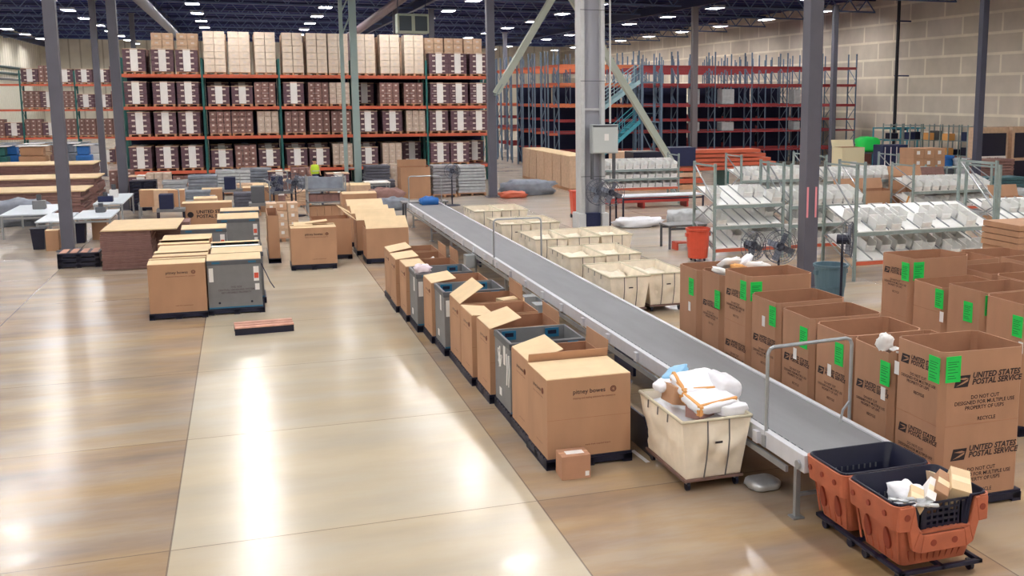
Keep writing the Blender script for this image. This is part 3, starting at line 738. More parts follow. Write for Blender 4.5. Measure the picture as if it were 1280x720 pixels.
hoop('farthest pipe hoop, at the far end of the belt', 38.3, 1.78, 0)
o = MB(); o.blob((0, 0, .12), (.7, .5, .3), .8, .2, 9); o.box(-.3, .3, -.3, -.25, 0, .25); o = o.build('blue_bag', BLUE, smooth=True); o.location = (6.35, 38.1, .76); tag(o, 'blue bag heaped on the far end of the belt', 'bag')
k = thing('end_table', 'low grey table across the far end of the belt', 'table', (5.5, 38.75, 0))
MB().box(0, 1.7, 0, .8, .72, .78).build('table_top', GREYP, k, bevel=.01)
for a in (.1, 1.6):
    for c_ in (.08, .72): MB().box(a-.03, a+.03, c_-.03, c_+.03, 0, .72).build('leg', GREYD, k)

# ------------------------------------------------------------------ canvas laundry carts
def wall_grid(k, p00, p10, p01, p11, n, m, amp, seed, mi=0, nrm=(0, 0, 0)):
    """a rumpled cloth panel from p00..p10 at the bottom to p01..p11 at the top"""
    p00, p10, p01, p11 = map(Vector, (p00, p10, p01, p11)); nrm = Vector(nrm); vs = []; fs = []
    for j in range(m+1):
        for i in range(n+1):
            u, v = i/n, j/m; p = (p00*(1-u)+p10*u)*(1-v)+(p01*(1-u)+p11*u)*v
            a = amp*math.sin(math.pi*min(1, v*1.02))*min(1, 5*u, 5*(1-u))
            p = p+nrm*(a*(.5+2.2*noise.noise(Vector((u*4+seed, v*3, seed*1.7))))); vs.append(p)
    for j in range(m):
        for i in range(n): a = j*(n+1)+i; fs.append((a, a+1, a+n+2, a+n+1))
    k.add(vs, fs, mi)
def cart(w=.78, d=1.28, z0=.17, z1=.90, seed=1, flare=.06):
    t = thing('canvas_cart', 'x', 'laundry cart')
    k = MB()
    def ring(z, f): return [(-f, -f), (w+f, -f), (w+f, d+f), (-f, d+f)]
    lo = [(.03, .03), (w-.03, .03), (w-.03, d-.03), (.03, d-.03)]; hi = [(-flare, -flare), (w+flare, -flare), (w+flare, d+flare), (-flare, d+flare)]
    nr = [(0, -1, 0), (1, 0, 0), (0, 1, 0), (-1, 0, 0)]
    for i in range(4):
        a, b_ = lo[i], lo[(i+1) % 4]; c_, e = hi[i], hi[(i+1) % 4]
        wall_grid(k, (*a, z0), (*b_, z0), (*c_, z1), (*e, z1), 18, 10, .045, seed+i, 0, nr[i])
        s_ = .022   # inner lining
        def inn(p): return (p[0]+(s_ if p[0] < w/2 else -s_), p[1]+(s_ if p[1] < d/2 else -s_))
        wall_grid(k, (*inn(b_), z0+.02), (*inn(a), z0+.02), (*inn(e), z1), (*inn(c_), z1), 18, 10, .03, seed+i+7, 0, [-x for x in nr[i]])
    k.box(.03, w-.03, .03, d-.03, z0-.01, z0+.02)
    k.build('canvas_body', CANVAS, t, smooth=True)
    k = MB(); pts = [(-flare, -flare, z1), (w+flare, -flare, z1), (w+flare, d+flare, z1), (-flare, d+flare, z1), (-flare, -flare, z1)]
    k.path(pts, .022, 8); k.build('padded_rim', mat('canvas_hem', (206, 196, 172), .9), t, smooth=True)
    for (x, y, sx) in ((w*.32, 0, 0), (w*.68, 0, 0)):
        MB().path([(x, -flare-.035, z1), (x, -flare-.05, z1-.25), (x, -.075, z0+.25), (x, -.005, z0+.0)], .010, 6).build('webbing_strap', mat('grey_webbing', (110, 104, 100), .8), t)
    for y in (d*.25, d*.5, d*.75): MB().bar((-flare-.03, y, z1), (-flare-.035, y, z1-.10), .022, .01).build('rivet_tab', mat('grey_webbing', (110, 104, 100), .8), t)
    MB().box(w*.44, w*.56, -.120, -.112, .62, .645).build('name_patch', INK, t)
    k = MB(); k.box(0, w, 0, d, z0-.045, z0-.012); k.build('wooden_base', mat('dark_wood_base', (120, 92, 84), .7), t, bevel=.004)
    for (x, y) in ((.07, .08), (w-.07, .08), (.07, d-.08), (w-.07, d-.08)):
        c_ = MB(); c_.tube((x-.018, y, .06), (x+.018, y, .06), .058, 16); o = c_.build('caster', NAVY, t)
        MB().box(x-.028, x+.028, y-.03, y+.03, .09, z0-.045).build('fork', STEEL, o)
    return t
c1 = cart(w=.78, seed=3); c1.location = (4.755, 10.82, 0); c1['label'] = 'cream canvas cart heaped with mailers, left of the near end of the belt'
c1.name = 'canvas_cart'
ct = cart(w=.80, d=1.75, seed=11, z0=.17, z1=.86)
spots = [(8.22, 20.7), (7.28, 20.55), (8.25, 23.6), (7.3, 23.5), (8.3, 26.9), (7.35, 26.8), (8.2, 30.4), (7.25, 30.3), (8.2, 34.2), (7.25, 34.1), (9.30, 27.0)]
clab = ['cream canvas cart nearest the postal boxes, right one of its pair', 'cream canvas cart nearest the postal boxes, its front hidden by the belt', 'right cream cart of the second pair beyond the belt', 'left cream cart of the second pair beyond the belt',
 'middle cream cart of the third row, behind the second pair', 'left cream cart of the third row, against the belt', 'right cream cart of the row beside the pipe hoop', 'left cream cart of the row beside the pipe hoop', 'right cream cart of the farthest pair by the belt end', 'left cream cart of the farthest pair by the belt end', 'right cream cart of the third row, toward the big white column']
for i, (x, y) in enumerate(spots):
    o = ct if i == 0 else dup(ct)
    o.location = (x, y, 0); o['label'] = clab[i]; o['group'] = 'cream canvas carts right of the belt'
for i, (x, y) in enumerate(spots):   # folded canvas and film lying in the carts
    k = MB(); wall_grid(k, (.03, .03, 0), (.77, .03, 0), (.03, 1.7, 0), (.77, 1.7, 0), 16, 24, .0, 1)
    for j, v in enumerate(k.v): v.z = .10*noise.noise(Vector((v.x*3+i, v.y*2.3, i)))+.05*noise.noise(Vector((v.x*9, v.y*7+i, 2)))
    o = k.build('folded_canvas', CANVAS, smooth=True); o.location = (x, y, .70); so = o.modifiers.new('thick', 'SOLIDIFY'); so.thickness = .03
    tag(o, 'rumpled canvas in the ' + clab[i].split(',')[0] + ['', ' and the belt'][i == 1], 'canvas')
# load of the near cart
pk = [  # kind, centre, size, rot, mat, label
 ('blob', (5.22, 11.15, 1.02), (.62, .46, .14), (.25, -.05, .2), BAGW, 'large white padded mailer at the front of the cart heap'),
 ('blob', (5.18, 11.45, 1.14), (.60, .44, .14), (.42, .05, .05), BAGW, 'white mailer with orange tape leaning in the cart'),
 ('blob', (5.05, 11.82, 1.20), (.46, .26, .10), (-.3, -.1, .9), LBLUE, 'light blue mailer on top of the cart heap'),
 ('blob', (4.92, 11.70, 1.13), (.40, .24, .12), (0, -.3, .2), BAGW, 'small white mailer beside the light blue one'),
 ('blob', (5.52, 11.42, 1.08), (.38, .46, .30), (.1, .3, .1), BAGW, 'puffy white plastic bag at the right of the cart heap'),
 ('blob', (5.45, 11.75, 1.12), (.44, .40, .16), (.1, .1, .4), BAGW, 'white plastic bag behind the puffy one in the cart'),
 ('box', (4.93, 11.50, 1.03), (.24, .30, .22), (0, .2, .1), CARD, 'brown parcel stuck upright in the cart heap'),
 ('box', (5.08, 11.12, .92), (.30, .22, .16), (0, 0, .5), CARDK, 'brown parcel low in the front left of the cart heap'),
 ('blob', (5.45, 11.02, .93), (.36, .28, .14), (0, 0, .1), BAGW, 'white mailer at the front right edge of the cart heap')]
for kind, c_, s_, r_, m_, lab in pk:
    k = MB()
    if kind == 'blob': k.blob((0, 0, 0), s_, .45, .10, hash(c_) % 17, 28, 12)
    else: k.cbox((0, 0, 0), s_)
    o = k.build('mailer' if kind == 'blob' else 'parcel', m_, None, smooth=kind == 'blob', bevel=0 if kind == 'blob' else .004)
    o.location = c_; o.rotation_euler = r_; tag(o, lab, 'mailer' if kind == 'blob' else 'parcel')
    if 'orange tape' in lab or 'large white' in lab:
        q = MB(); q.cbox((0, -s_[1]*.34, 0), (s_[0]*.95, .035, s_[2]*1.02)); q.cbox((-s_[0]*.42, 0, 0), (.05, s_[1]*.9, s_[2]*.95)); q.build('orange_tape', TAPE, o, bevel=.01)
fill = MB(); wall_grid(fill, (.0, .0, 0), (.78, .0, 0), (.0, 1.25, 0), (.78, 1.25, 0), 12, 16, 0, 1)
for v in fill.v: v.z = .08*noise.noise(Vector((v.x*4, v.y*4, 5)))
o = fill.build('mailer_layer', BAGW, smooth=True); o.location = (4.76, 10.86, .80); tag(o, 'jumble of white mailers filling the near canvas cart', 'mailers', kind='stuff')
# silver roll of film on the floor
k = MB(); k.blob((0, 0, .06), (.42, .40, .13), .7, .06, 2, 24, 10); o = k.build('foil_bundle', SILV, smooth=True); o.location = at(953, 609, 0); tag(o, 'round silver bundle of film on the floor beside the near cart', 'bundle')
# strap / hose under the belt edge
k = MB(); k.path([(4.98, 13.2, .02), (5.15, 14.2, .02), (5.2, 15.4, .03), (5.1, 16.6, .02)], .02, 6); o = k.build('black_hose', NAVY); tag(o, 'black hose lying on the floor between the cartons and the belt', 'hose')
for i, (x, y) in enumerate(((5.2, 14.3), (5.05, 16.4))):
    k = thing('waste_basket', ['grey wire basket under the belt near the front cartons', 'grey wire basket under the belt farther back'][i], 'basket', (x, y, 0))
    MB().lathe([(.14, .01), (.18, .42), (.17, .42), (.13, .02)], 18).build('bucket', mat('smoky_mesh', (120, 110, 106), .6), k, smooth=True)
    q = MB(); q.ring((0, 0, .42), .18, .012, 'Z'); q.build('rim', GREYD, k)

# ------------------------------------------------------------------ orange hamper tubs on a black dolly
def rrect(w, d, r, n=5):
    pts = []
    for (cx_, cy_, a0) in ((w-r, r, -90), (w-r, d-r, 0), (r, d-r, 90), (r, r, 180)):
        for i in range(n+1):
            a = R(a0+90*i/n); pts.append((cx_+r*math.cos(a), cy_+r*math.sin(a)))
    # densify
    out = []
    for i in range(len(pts)):
        a = Vector(pts[i]); b_ = Vector(pts[(i+1) % len(pts)]); m_ = max(1, int((b_-a).length/.04))
        for j in range(m_): out.append(tuple(a.lerp(b_, j/m_)))
    return out
def tub(label, loc, w, d, z0, z1, notch=False):
    t = thing('hamper_tub', label, 'tub', loc)
    P = rrect(w, d, .09)
    def sec(inset, z, off=0): return [(x+(w/2-x)/(w/2)*inset, y+(d/2-y)/(d/2)*inset*.7) for x, y in P]
    def top(x, y):
        if notch and y < .12:
            u = abs(x-w*.52)/(w*.30); return z1 - .30*max(0, min(1, (1.12-u)*6))*(1 if y < .12 else 0)
        return z1
    k = MB(); n = len(P); vs = []; fs = []
    lev = [(0, .17), (.25, .13), (.5, .10), (.60, .09), (.62, .025), (1, 0)]
    for fz, ins in lev:
        s_ = sec(ins, 0)
        for i, (x, y) in enumerate(s_):
            zt = top(*P[i]); zb = z0+(z1-z0)*fz; rib = 0
            vs.append((x, y, min(zb, zt) if fz < 1 else zt))
    for j in range(len(lev)-1):
        for i in range(n): fs.append((j*n+i, j*n+(i+1) % n, (j+1)*n+(i+1) % n, (j+1)*n+i))
    fs.append(tuple(range(n-1, -1, -1)))
    k.add(vs, fs); o = k.build('shell', ORG, t, smooth=False); so = o.modifiers.new('wall', 'SOLIDIFY'); so.thickness = .022; so.offset = -1
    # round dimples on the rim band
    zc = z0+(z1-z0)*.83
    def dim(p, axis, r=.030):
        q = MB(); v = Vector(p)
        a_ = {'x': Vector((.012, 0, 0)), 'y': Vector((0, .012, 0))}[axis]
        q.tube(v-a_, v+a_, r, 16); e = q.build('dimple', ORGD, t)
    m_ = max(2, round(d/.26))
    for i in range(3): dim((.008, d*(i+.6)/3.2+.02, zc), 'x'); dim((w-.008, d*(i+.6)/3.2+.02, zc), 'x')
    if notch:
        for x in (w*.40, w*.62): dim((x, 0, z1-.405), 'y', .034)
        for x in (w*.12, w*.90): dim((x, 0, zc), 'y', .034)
        # raised band running round under the cut-out
        q = MB(); e = .03; X_ = [.02, .17, .22, .30, .73, .80, .85, .98]
        inn = [(.04, z1-.01), (.20, z1-.01), (.25, z1-.29), (.30, z1-.315), (.72, z1-.315), (.77, z1-.29), (.83, z1-.01), (.96, z1-.01)]
        ou = [(.04, z1-.25), (.15, z1-.26), (.19, z1-.46), (.27, z1-.50), (.75, z1-.50), (.82, z1-.46), (.87, z1-.26), (.96, z1-.25)]
        for i in range(7):
            a_, b_, c_, d_ = inn[i], inn[i+1], ou[i+1], ou[i]
            pts_ = [(p[0]*w, yv, p[1]) for yv in (-.006, .05) for p in (a_, b_, c_, d_)]
            q.add(pts_, [(0, 3, 2, 1), (4, 5, 6, 7), (0, 1, 5, 4), (1, 2, 6, 5), (2, 3, 7, 6), (3, 0, 4, 7)])
        q.build('raised_frame', ORG, t, bevel=.01)
        q = MB()
        for i in range(9):
            x = w*.2+i*w*.07; q.bar((x+(w/2-x)*.0, .085, z1-.50), (x+(w/2-x)*.13, .125, z0+.03), .012, .02)
        q.build('rib', ORGD, t)
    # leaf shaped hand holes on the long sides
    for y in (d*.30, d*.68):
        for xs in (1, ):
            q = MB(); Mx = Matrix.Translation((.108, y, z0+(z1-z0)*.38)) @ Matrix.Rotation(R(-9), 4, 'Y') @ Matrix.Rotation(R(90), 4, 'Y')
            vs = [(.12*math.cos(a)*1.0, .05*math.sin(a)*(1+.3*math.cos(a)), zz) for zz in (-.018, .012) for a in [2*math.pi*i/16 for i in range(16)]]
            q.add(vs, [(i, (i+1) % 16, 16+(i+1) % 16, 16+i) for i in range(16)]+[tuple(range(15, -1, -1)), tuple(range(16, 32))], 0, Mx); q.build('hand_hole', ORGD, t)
    q = MB()
    for i in range(int(d/.12)):
        y = .10+i*.12
        q.bar((.105, y, z0+(z1-z0)*.58), (.155, y+(d/2-y)*.1, z0+.03), .014, .02)
    q.build('side_rib', ORG, t)
    return t
def crate(label, loc, w, d, z0, z1, notch=False):
    """black liner crate following the tapered tub walls"""
    t = thing('black_crate', label, 'crate', loc); P = rrect(w, d, .09); g = .032
    lev = [(0, .155), (.3, .115), (.6, .085), (.70, .07), (1, 0)]; n = len(P); vs = []; fs = []
    zb_, zt_ = z0+.03, z1+.014
    def pt(x, y, ins):
        ins = ins+g; return (x+(w/2-x)/(w/2)*ins*1.0, y+(d/2-y)/(d/2)*ins*.85)
    for fz, ins in lev:
        for (x, y) in P:
            z = zb_+(zt_-zb_)*fz
            if notch and y < .12 and abs(x-w*.5)/(w*.30) < 1.0: z = min(z, z1-.31)
            vs.append((*pt(x, y, ins), z))
    for j in range(len(lev)-1):
        for i in range(n): fs.append((j*n+i, j*n+(i+1) % n, (j+1)*n+(i+1) % n, (j+1)*n+i))
    fs.append(tuple(range(n-1, -1, -1)))
    k = MB(); k.add(vs, fs); o = k.build('shell', NAVY, t); so = o.modifiers.new('wall', 'SOLIDIFY'); so.thickness = .012; so.offset = -1
    top_ = [vs[(len(lev)-1)*n+i] for i in range(n)]
    k = MB(); k.path(top_+[top_[0]], .011, 6); k.build('rim', NAVY, t)
    for i in range(9): x = w*.24+i*w*.065; MB().box(x-.008, x+.008, d-.115, d-.105, z1-.22, z1-.17).build('vent_slot', GREYD, t)
    if notch:
        q = MB(); yy = .055; z_a, z_b = z1-.32, z1-.03
        for i in range(10): x = w*.23+i*w*.06; q.box(x-.011, x+.011, yy, yy+.012, z_a, z_b)
        for i in range(6): z = z_a+(z_b-z_a)*i/5; q.box(w*.22, w*.79, yy+.002, yy+.014, z-.012, z+.012)
        q.box(w*.21, w*.34, yy, yy+.012, z_a, z_b-.02); q.box(w*.68, w*.80, yy, yy+.012, z_a, z_b-.02)
        q.build('lattice_front', NAVY, t)
    return t
TX, TY = 5.66, 7.90
tub('front orange plastic tub with a cut-out front, parcels in its crate', (TX, TY, 0), 1.12, .88, .16, .82, True)
tub('rear orange plastic tub under the end of the belt', (TX-.03, TY+.88, 0), 1.12, .78, .16, .82, False)
crate('black plastic crate in the front orange tub, holding parcels', (TX, TY, 0), 1.12, .88, .16, .82, True)
crate('empty black plastic crate in the rear orange tub', (TX-.03, TY+.88, 0), 1.12, .78, .16, .82)
t = thing('black_dolly', 'low black wheeled frame under the two orange tubs', 'dolly', (TX+.10, TY+.0, 0))
k = MB(); 
for x in (0, .46, .9): k.box(x, x+.05, 0, 1.6, .11, .15)
for y in (0, .40, .82, 1.2, 1.55): k.box(0, .95, y, y+.05, .11, .15)
k.build('frame', NAVY, t, bevel=.006)
for x in (.06, .89):
    for y in (.12, .70, .98, 1.48):
        c_ = MB(); c_.tube((x-.02, y, .05), (x+.02, y, .05), .05, 16); o = c_.build('caster', NAVY, t); MB().box(x-.03, x+.03, y-.03, y+.03, .08, .11).build('fork', GREYD, o)
for c_, s_, r_, m_, lab in (
   (at(1196, 611, .80), (.20, .34, .26), (.35, .25, -.5), FLAP, 'pale box leaning at the back of the front tub'),
   (at(1170, 615, .77), (.14, .36, .30), (.3, .5, -.6), CARD, 'brown box in the middle of the front tub'),
   (at(1157, 622, .75), (.10, .34, .28), (.3, .5, -.6), WHITE, 'white box leaning on the brown one in the front tub'),
   (at(1140, 631, .73), (.14, .30, .24), (.3, .4, -.5), FLAP, 'narrow pale box at the front of the front tub'),
   (at(1165, 600, .66), (.26, .26, .20), (.2, .2, .6), CARDT, 'square tan box behind the others in the front tub')):
    k = MB(); k.cbox((0, 0, 0), s_); o = k.build('parcel', m_, None, bevel=.004); o.location = c_; o.rotation_euler = r_; tag(o, lab, 'parcel')
    q = MB(); q.cbox((0, 0, s_[2]/2+.001), (s_[0]*.9, s_[1]*.25, .002)); q.build('tape', mat('pale_tape', (240, 222, 186), .3), o)
k = MB(); k.blob((0, 0, 0), (.40, .38, .20), .7, .2, 8, 26, 12); o = k.build('plastic_bag', BAGW, smooth=True); o.location = at(1136, 617, .75); o.rotation_euler = (.1, .2, .3); tag(o, 'white plastic bag of goods in the front orange tub', 'bag')
k = MB(); 
for i in range(18): k.blob((rnd.uniform(-.12, .28), rnd.uniform(-.06, .06), rnd.uniform(0, .03)), (.10, .06, .03), .8, .3, i, 10, 6)
o = k.build('crumpled_film', SILV, smooth=True); o.location = (5.84, 8.02, .81); o.rotation_euler.z = -.5; tag(o, 'crumpled clear film on the near rim of the front tub', 'film')
# white floor tape strips
for p, a, ln, lab in ((at(810, 578), 1.75, -.5, 'white tape strip on the floor between the nearest carton and the cart'),):
    k = MB(); k.box(-.03, .03, 0, .5, 0, .003); o = k.build('floor_tape', WHITE); o.location = p; o.rotation_euler.z = .06; tag(o, lab, 'tape')
# ------------------------------------------------------------------ left cluster of boxes
n = 5
for i in range(n):
    y = 23.5+i*1.02; x = -2.02+.03*((i*7) % 3)
    lab = ['nearest brown carton of the block left of the grey bins', 'second brown carton back in the left block', 'third brown carton back in the left block', 'fourth brown carton back in the left block', 'farthest brown carton of the left block', 'farthest brown carton of the left block'][i]
    pallet(1.16, 1.0, (x-.02, y-.02, 0), 'black plastic pallet under the ' + lab)
    o = courier_box(lab, (x, y), w=1.13, d=.93, h=1.04+.02*(i % 2), prt=('front',) if i == 0 else (), flaps=[('f', .44, 86+(i*5) % 9), ('b', .47, 84+(i*3) % 8)])
for i in range(8):
    y = [23.62, 24.70, 25.78, 0, 28.9, 31.0, 33.2, 35.3][i]; x = [-.86, -.80, -.84, 0, -1.62, -.78, -.74, -.7][i]
    lab = ['nearest grey bulk bin of the left block, stickers on its right', 'second grey bulk bin back in the left block', 'third grey bulk bin back in the left block', '', 'fourth grey bulk bin back, set off to the left behind the brown cartons', 'fifth grey bulk bin back in the left block', 'farthest grey bulk bin of the left block', 'farthest grey bulk bin of the left block'][i]
    if i in (3, 7): continue
    pallet(1.16, 1.0, (x-.02, y-.02, 0), 'black plastic pallet under the ' + lab)
    h = 1.05 if i < 4 else 1.12
    o = bulk_bin(lab, (x, y), w=1.1, h=h, front_text=(i == 0))
    a = [9, 5, -4, 0, 8, 14, 4, 9][i]
    flap(o, 'f', 1.1, .97, h, .47, 90-a, FLAP if i not in (2,) else WHITE); flap(o, 'b', 1.1, .97, h, .47, 86, FLAP)
# cartons standing on the right of the far grey bins
o = courier_box('tall brown carton standing right behind the grey bins of the left block', (.55, 30.6), w=.30, d=2.2, h=1.22, prt=())
pallet(.34, 2.25, (.53, 30.58, 0), 'black plastic pallet under the tall carton behind the grey bins')
k = MB()
pts = [(0.245, 24.3, 1.0), (.36, 24.1, .75), (.42, 23.9, .62), (.5, 23.8, .5)]
k.path(pts, .012, 6); o = k.build('black_strap', NAVY); tag(o, 'loose black strap hanging off the nearest grey bin of the left block', 'strap')
# flat stack of cartons
k = MB()
for i in range(21): k.box(rnd.uniform(-.02, .02), 1.26+rnd.uniform(-.02, .02), rnd.uniform(-.02, .02), 1.5, .02+i*.05, .02+i*.05+.043)
o = k.build('flat_carton_stack', CARDK); o.location = (-3.75, 30.8, .0); tag(o, 'big stack of folded flat cartons left of the brown carton block', 'cartons', kind='stuff')
k = MB(); k.box(0, 1.9, 0, 2.6, 0, .03); o = k.build('cardboard_sheet', FLAP); o.location = (-3.73, 30.75, 1.075); o.rotation_euler.z = -.03; tag(o, 'pale cardboard sheet lying on the big stack of flat cartons', 'cardboard sheet')
k = MB()
for i in range(21): k.box(rnd.uniform(-.02, .02), 1.2+rnd.uniform(-.02, .02), rnd.uniform(-.02, .02), 1.0, .02+i*.05, .02+i*.05+.043)
o = k.build('flat_carton_stack', CARDK); o.location = (-2.8, 32.5, .0); tag(o, 'second stack of flat cartons behind the big one', 'cartons', kind='stuff')
# low stack of pallets with red ends and the single pallet
for i in range(3): pallet(1.05, .9, (-4.95, 31.6, i*.137), ['bottom', 'middle', 'top'][i] + ' black pallet of the low stack left of the flat cartons', None)
k = MB(); 
for i in range(4): k.box(.05+i*.26, .22+i*.26, .05, .85, 0, .012)
o = k.build('timber_stack', WOODP); o.location = (-4.95, 31.6, .412); tag(o, 'pinkish wooden slats on the low pallet stack', 'slats')
t = thing('long_pallet', 'low black pallet with pinkish slats alone on the open floor', 'pallet', (-.33, 21.35, 0), .04)
for j in range(3): MB().box(0, 1.12, .02+j*.22, .17+j*.22, .14, .165).build('slat', WOODP, t)
for j in range(2): MB().box(0, 1.12, .06+j*.4, .14+j*.4, 0, .14).build('runner', NAVY, t)
# box at 363-424 and neighbour
pallet(1.2, 1.0, (1.08, 29.1, 0), 'black plastic pallet under the brown carton alone in the aisle')
o = courier_box('brown carton standing alone in the aisle, loose sheets on its lid', (1.1, 29.15), w=1.2, d=.95, h=1.0, flaps=[('f', .46, 88), ('b', .47, 85)], prt=('front',))
k = MB(); k.box(0, .5, 0, .3, 0, .012, 0, Matrix.Rotation(.25, 4, 'X')); k.box(.3, .9, .1, .5, .02, .03, 0, Matrix.Rotation(-.1, 4, 'Y')); o = k.build('loose_sheets', FLAP); o.location = (1.2, 29.4, 1.17); tag(o, 'loose cardboard sheets on the lone carton in the aisle', 'cardboard sheet')
pallet(1.1, .95, (1.75, 30.7, 0), 'black plastic pallet under the carton behind the lone one')
courier_box('brown carton close behind the lone aisle carton, to its right', (1.75, 30.7), w=1.1, d=.95, h=1.05, prt=('left',), flaps=[('l', .45, -30, CARD)])
# cartons with raised flaps beyond the belt row
far = [(3.15, 29.6, .95, [('f', .60, 62)], 'brown carton with a wide raised flap, at the near end of the far carton line'),
       (3.06, 31.3, 1.0, [('f', .55, 60), ('l', .45, -52, FLAP)], 'brown carton with a tilted side flap, second of the far carton line'),
       (3.1, 33.2, 1.0, [('f', .5, 66), ('l', .45, -60, FLAP)], 'brown carton third in the far carton line'),
       (3.15, 35.1, 1.05, [('f', .5, 70)], 'brown carton fourth in the far carton line'),
       (3.2, 37.3, 1.25, [('f', .45, 85), ('b', .45, 85)], 'brown carton with a pale closed lid at the end of the far carton line')]
for x, y, h, fl, lab in far:
    pallet(1.2, 1.0, (x-.02, y-.02, 0), 'black plastic pallet under the ' + lab)
    courier_box(lab, (x, y), w=1.18, h=h-.1, flaps=fl, prt=())
# mixed cartons near (333-358, 265-302)
def carton_cube(label, x, y, nx, ny, nz, s=(.35, .35, .3), pal=True, m=CARDT, name='carton_pile', z=0.14, jitter=.02, mis=0):
    t = thing(name, label, 'cartons', (x, y, z)); rr = random.Random(int(x*37+y*11))
    c_ = 0
    for a in range(nx):
        for b_ in range(ny):
            for c in range(nz):
                if c == nz-1 and rr.random() < mis: continue
                k = MB(); k.box(0, s[0]-.015, 0, s[1]-.015, 0, s[2]-.008)
                o = k.build('carton', [CARD, CARDT, CARDK][rr.randrange(3)] if m is None else m, t); o.location = (a*s[0]+rr.uniform(-jitter, jitter)*.3, b_*s[1]+rr.uniform(-jitter, 0), c*s[2])
                k = MB(); k.box(s[0]*.3, s[0]*.3+s[0]*.3, -.003, 0, s[2]*.4, s[2]*.75); k.build('label', WHITE, o)
    if pal: pallet(nx*s[0]+.06, ny*s[1]+.06, (x-.03, y-.03, z-.14), 'pallet under the ' + label, None, 'wood')
    return t
q = at(335, 303); carton_cube('small pile of tan cartons on a pallet right of the grey bins', q.x, q.y, 3, 2, 4, (.33, .35, .28), mis=.4)
def plain_box(label, px, py, w, d, h, z=0, m=CARD, name='cardboard_box', rz=0, prt=False):
    p_ = at(px, py, z); t = thing(name, label, 'box', (p_.x, p_.y, z), rz)
    carton_shell(t, w, d, h, m); flap(t, 'f', w, d, h, d*.48, 89); flap(t, 'b', w, d, h, d*.48, 89)
    if prt:
        k = MB(); k.tube((w*.16, -.001, h*.5), (w*.16, -.006, h*.5), h*.13, 14); k.build('printed_emblem', INK, t)
        put_text(t, 'UNITED STATES\nPOSTAL SERVICE', h*.2, INK, 'front', (w*.28, -.004, h*.55), 'printed_name', 'LEFT')
    return t
plain_box('long brown carton with black print behind the left block', 229, 283, 1.65, .8, .80, .14, prt=True)
pallet(1.7, .85, (at(229, 283, .14).x-.02, at(229, 283, .14).y-.02, 0), 'wooden pallet under the long brown printed carton', None, 'wood')
plain_box('tan carton right behind the grey bins of the left block', 305, 266, 1.35, 1.0, 1.0, .0)
# ------------------------------------------------------------------ tables at the left
TAB = []
def table(label, x, y, w, d, h=.82, top=TBLW, rz=0, shelf=False, leg=STEEL):
    t = thing('work_table', label, 'table', (x, y, 0), rz); TAB.append(Vector((x, y, 0)))
    MB().box(0, w, 0, d, h-.05, h).build('table_top', top, t, bevel=.008)
    for a in (.05, w-.05):
        for c_ in (.05, d-.05): MB().box(a-.03, a+.03, c_-.03, c_+.03, 0, h-.05).build('leg', leg, t)
    k = MB(); k.box(.05, w-.05, .03, .07, h-.16, h-.10); k.box(.05, w-.05, d-.07, d-.03, h-.16, h-.10); k.build('apron', leg, t)
    if shelf: MB().box(.03, w-.03, .03, d-.03, .25, .28).build('lower_shelf', leg, t)
    return t
q = at(46, 310); table('pale trestle table left of the grey column nearest the edge', q.x, q.y, .9, 2.6)
q = at(92, 305); table('pale trestle table right of the grey column nearest the edge', q.x, q.y, 1.15, 2.6)
q = at(118, 283); table('pale narrow table behind the trestle tables', q.x, q.y, 1.0, 4.2)
q = at(2, 300); table('pale table at the left edge before the grey film rolls', q.x, q.y, 1.5, 3.4)
k = thing('navy_bin', 'dark navy bin under the left trestle table', 'bin', tuple(at(50, 311)))
MB().lathe([(.22, 0), (.28, .62), (.30, .64), (.26, .64), (.21, .03)], 4, M=Matrix.Rotation(R(45), 4, 'Z')).build('bucket', NAVY, k); MB().box(-.22, .22, -.22, .22, .635, .65).build('lid', NAVY, k)
plain_box('brown carton under the left trestle table by the column', 58, 314, .36, .4, .62, 0)
k = thing('navy_bin', 'dark navy bin under the right trestle table', 'bin', tuple(at(98, 303)))
MB().lathe([(.3, 0), (.36, .62), (.38, .64), (.34, .64), (.29, .03)], 4, M=Matrix.Rotation(R(45), 4, 'Z')).build('bucket', NAVY, k); MB().box(-.28, .28, -.28, .28, .635, .65).build('lid', NAVY, k)
plain_box('brown carton right of the navy bin, before the flat carton stack', 116, 300, .45, .5, .7, 0)
# things on the tables
for tb, ox, oy, s_, m_, lab in ((2, .1, .6, (.5, .3, .35), DKBLUE, 'dark machine on the narrow table by the column'), (2, .3, 2.4, (.3, .3, .5), WHITE, 'white upright packer on the narrow table'), (1, .5, 1.6, (.3, .4, .3), GREYD, 'grey tape dispenser on the trestle table'), (3, .7, 1.6, (.4, .3, .5), GREYP, 'grey machine on the table at the left edge')):
    p_ = TAB[tb] + Vector((ox, oy, .821)); t = thing('table_machine', lab, 'machine', p_)
    MB().box(0, s_[0], 0, s_[1], 0, s_[2]*.6).build('body', m_, t, bevel=.02); MB().tube((s_[0]/2, s_[1]/2, s_[2]*.6), (s_[0]/2, s_[1]/2, s_[2]), .08, 10).build('head', GREYD, t)
# grey film rolls heaped behind
rl = [(-13.2, 38.6, 4.2), (-14.4, 42.6, 4.6), (-9.0, 43.0, 2.2), (-17.6, 46.8, 4.6), (-12.6, 44.9, 3.2)]
for i, (x_, y_, ln) in enumerate(rl):
    k = MB(); r_ = .55
    k.blob((ln/2, 0, 0), (ln, 1.2, .95), .55, .16, i+2, 36, 14)
    o = k.build('draped_bundle', TARP, smooth=True); o.location = (x_, y_, .46); tag(o, ['nearest long grey draped bundle at the left edge', 'second long grey draped bundle at the left edge', 'short grey draped bundle behind the column nearest the left edge', 'farthest long grey draped bundle at the left edge', 'small grey draped bundle left of the far table'][i], 'bundle')
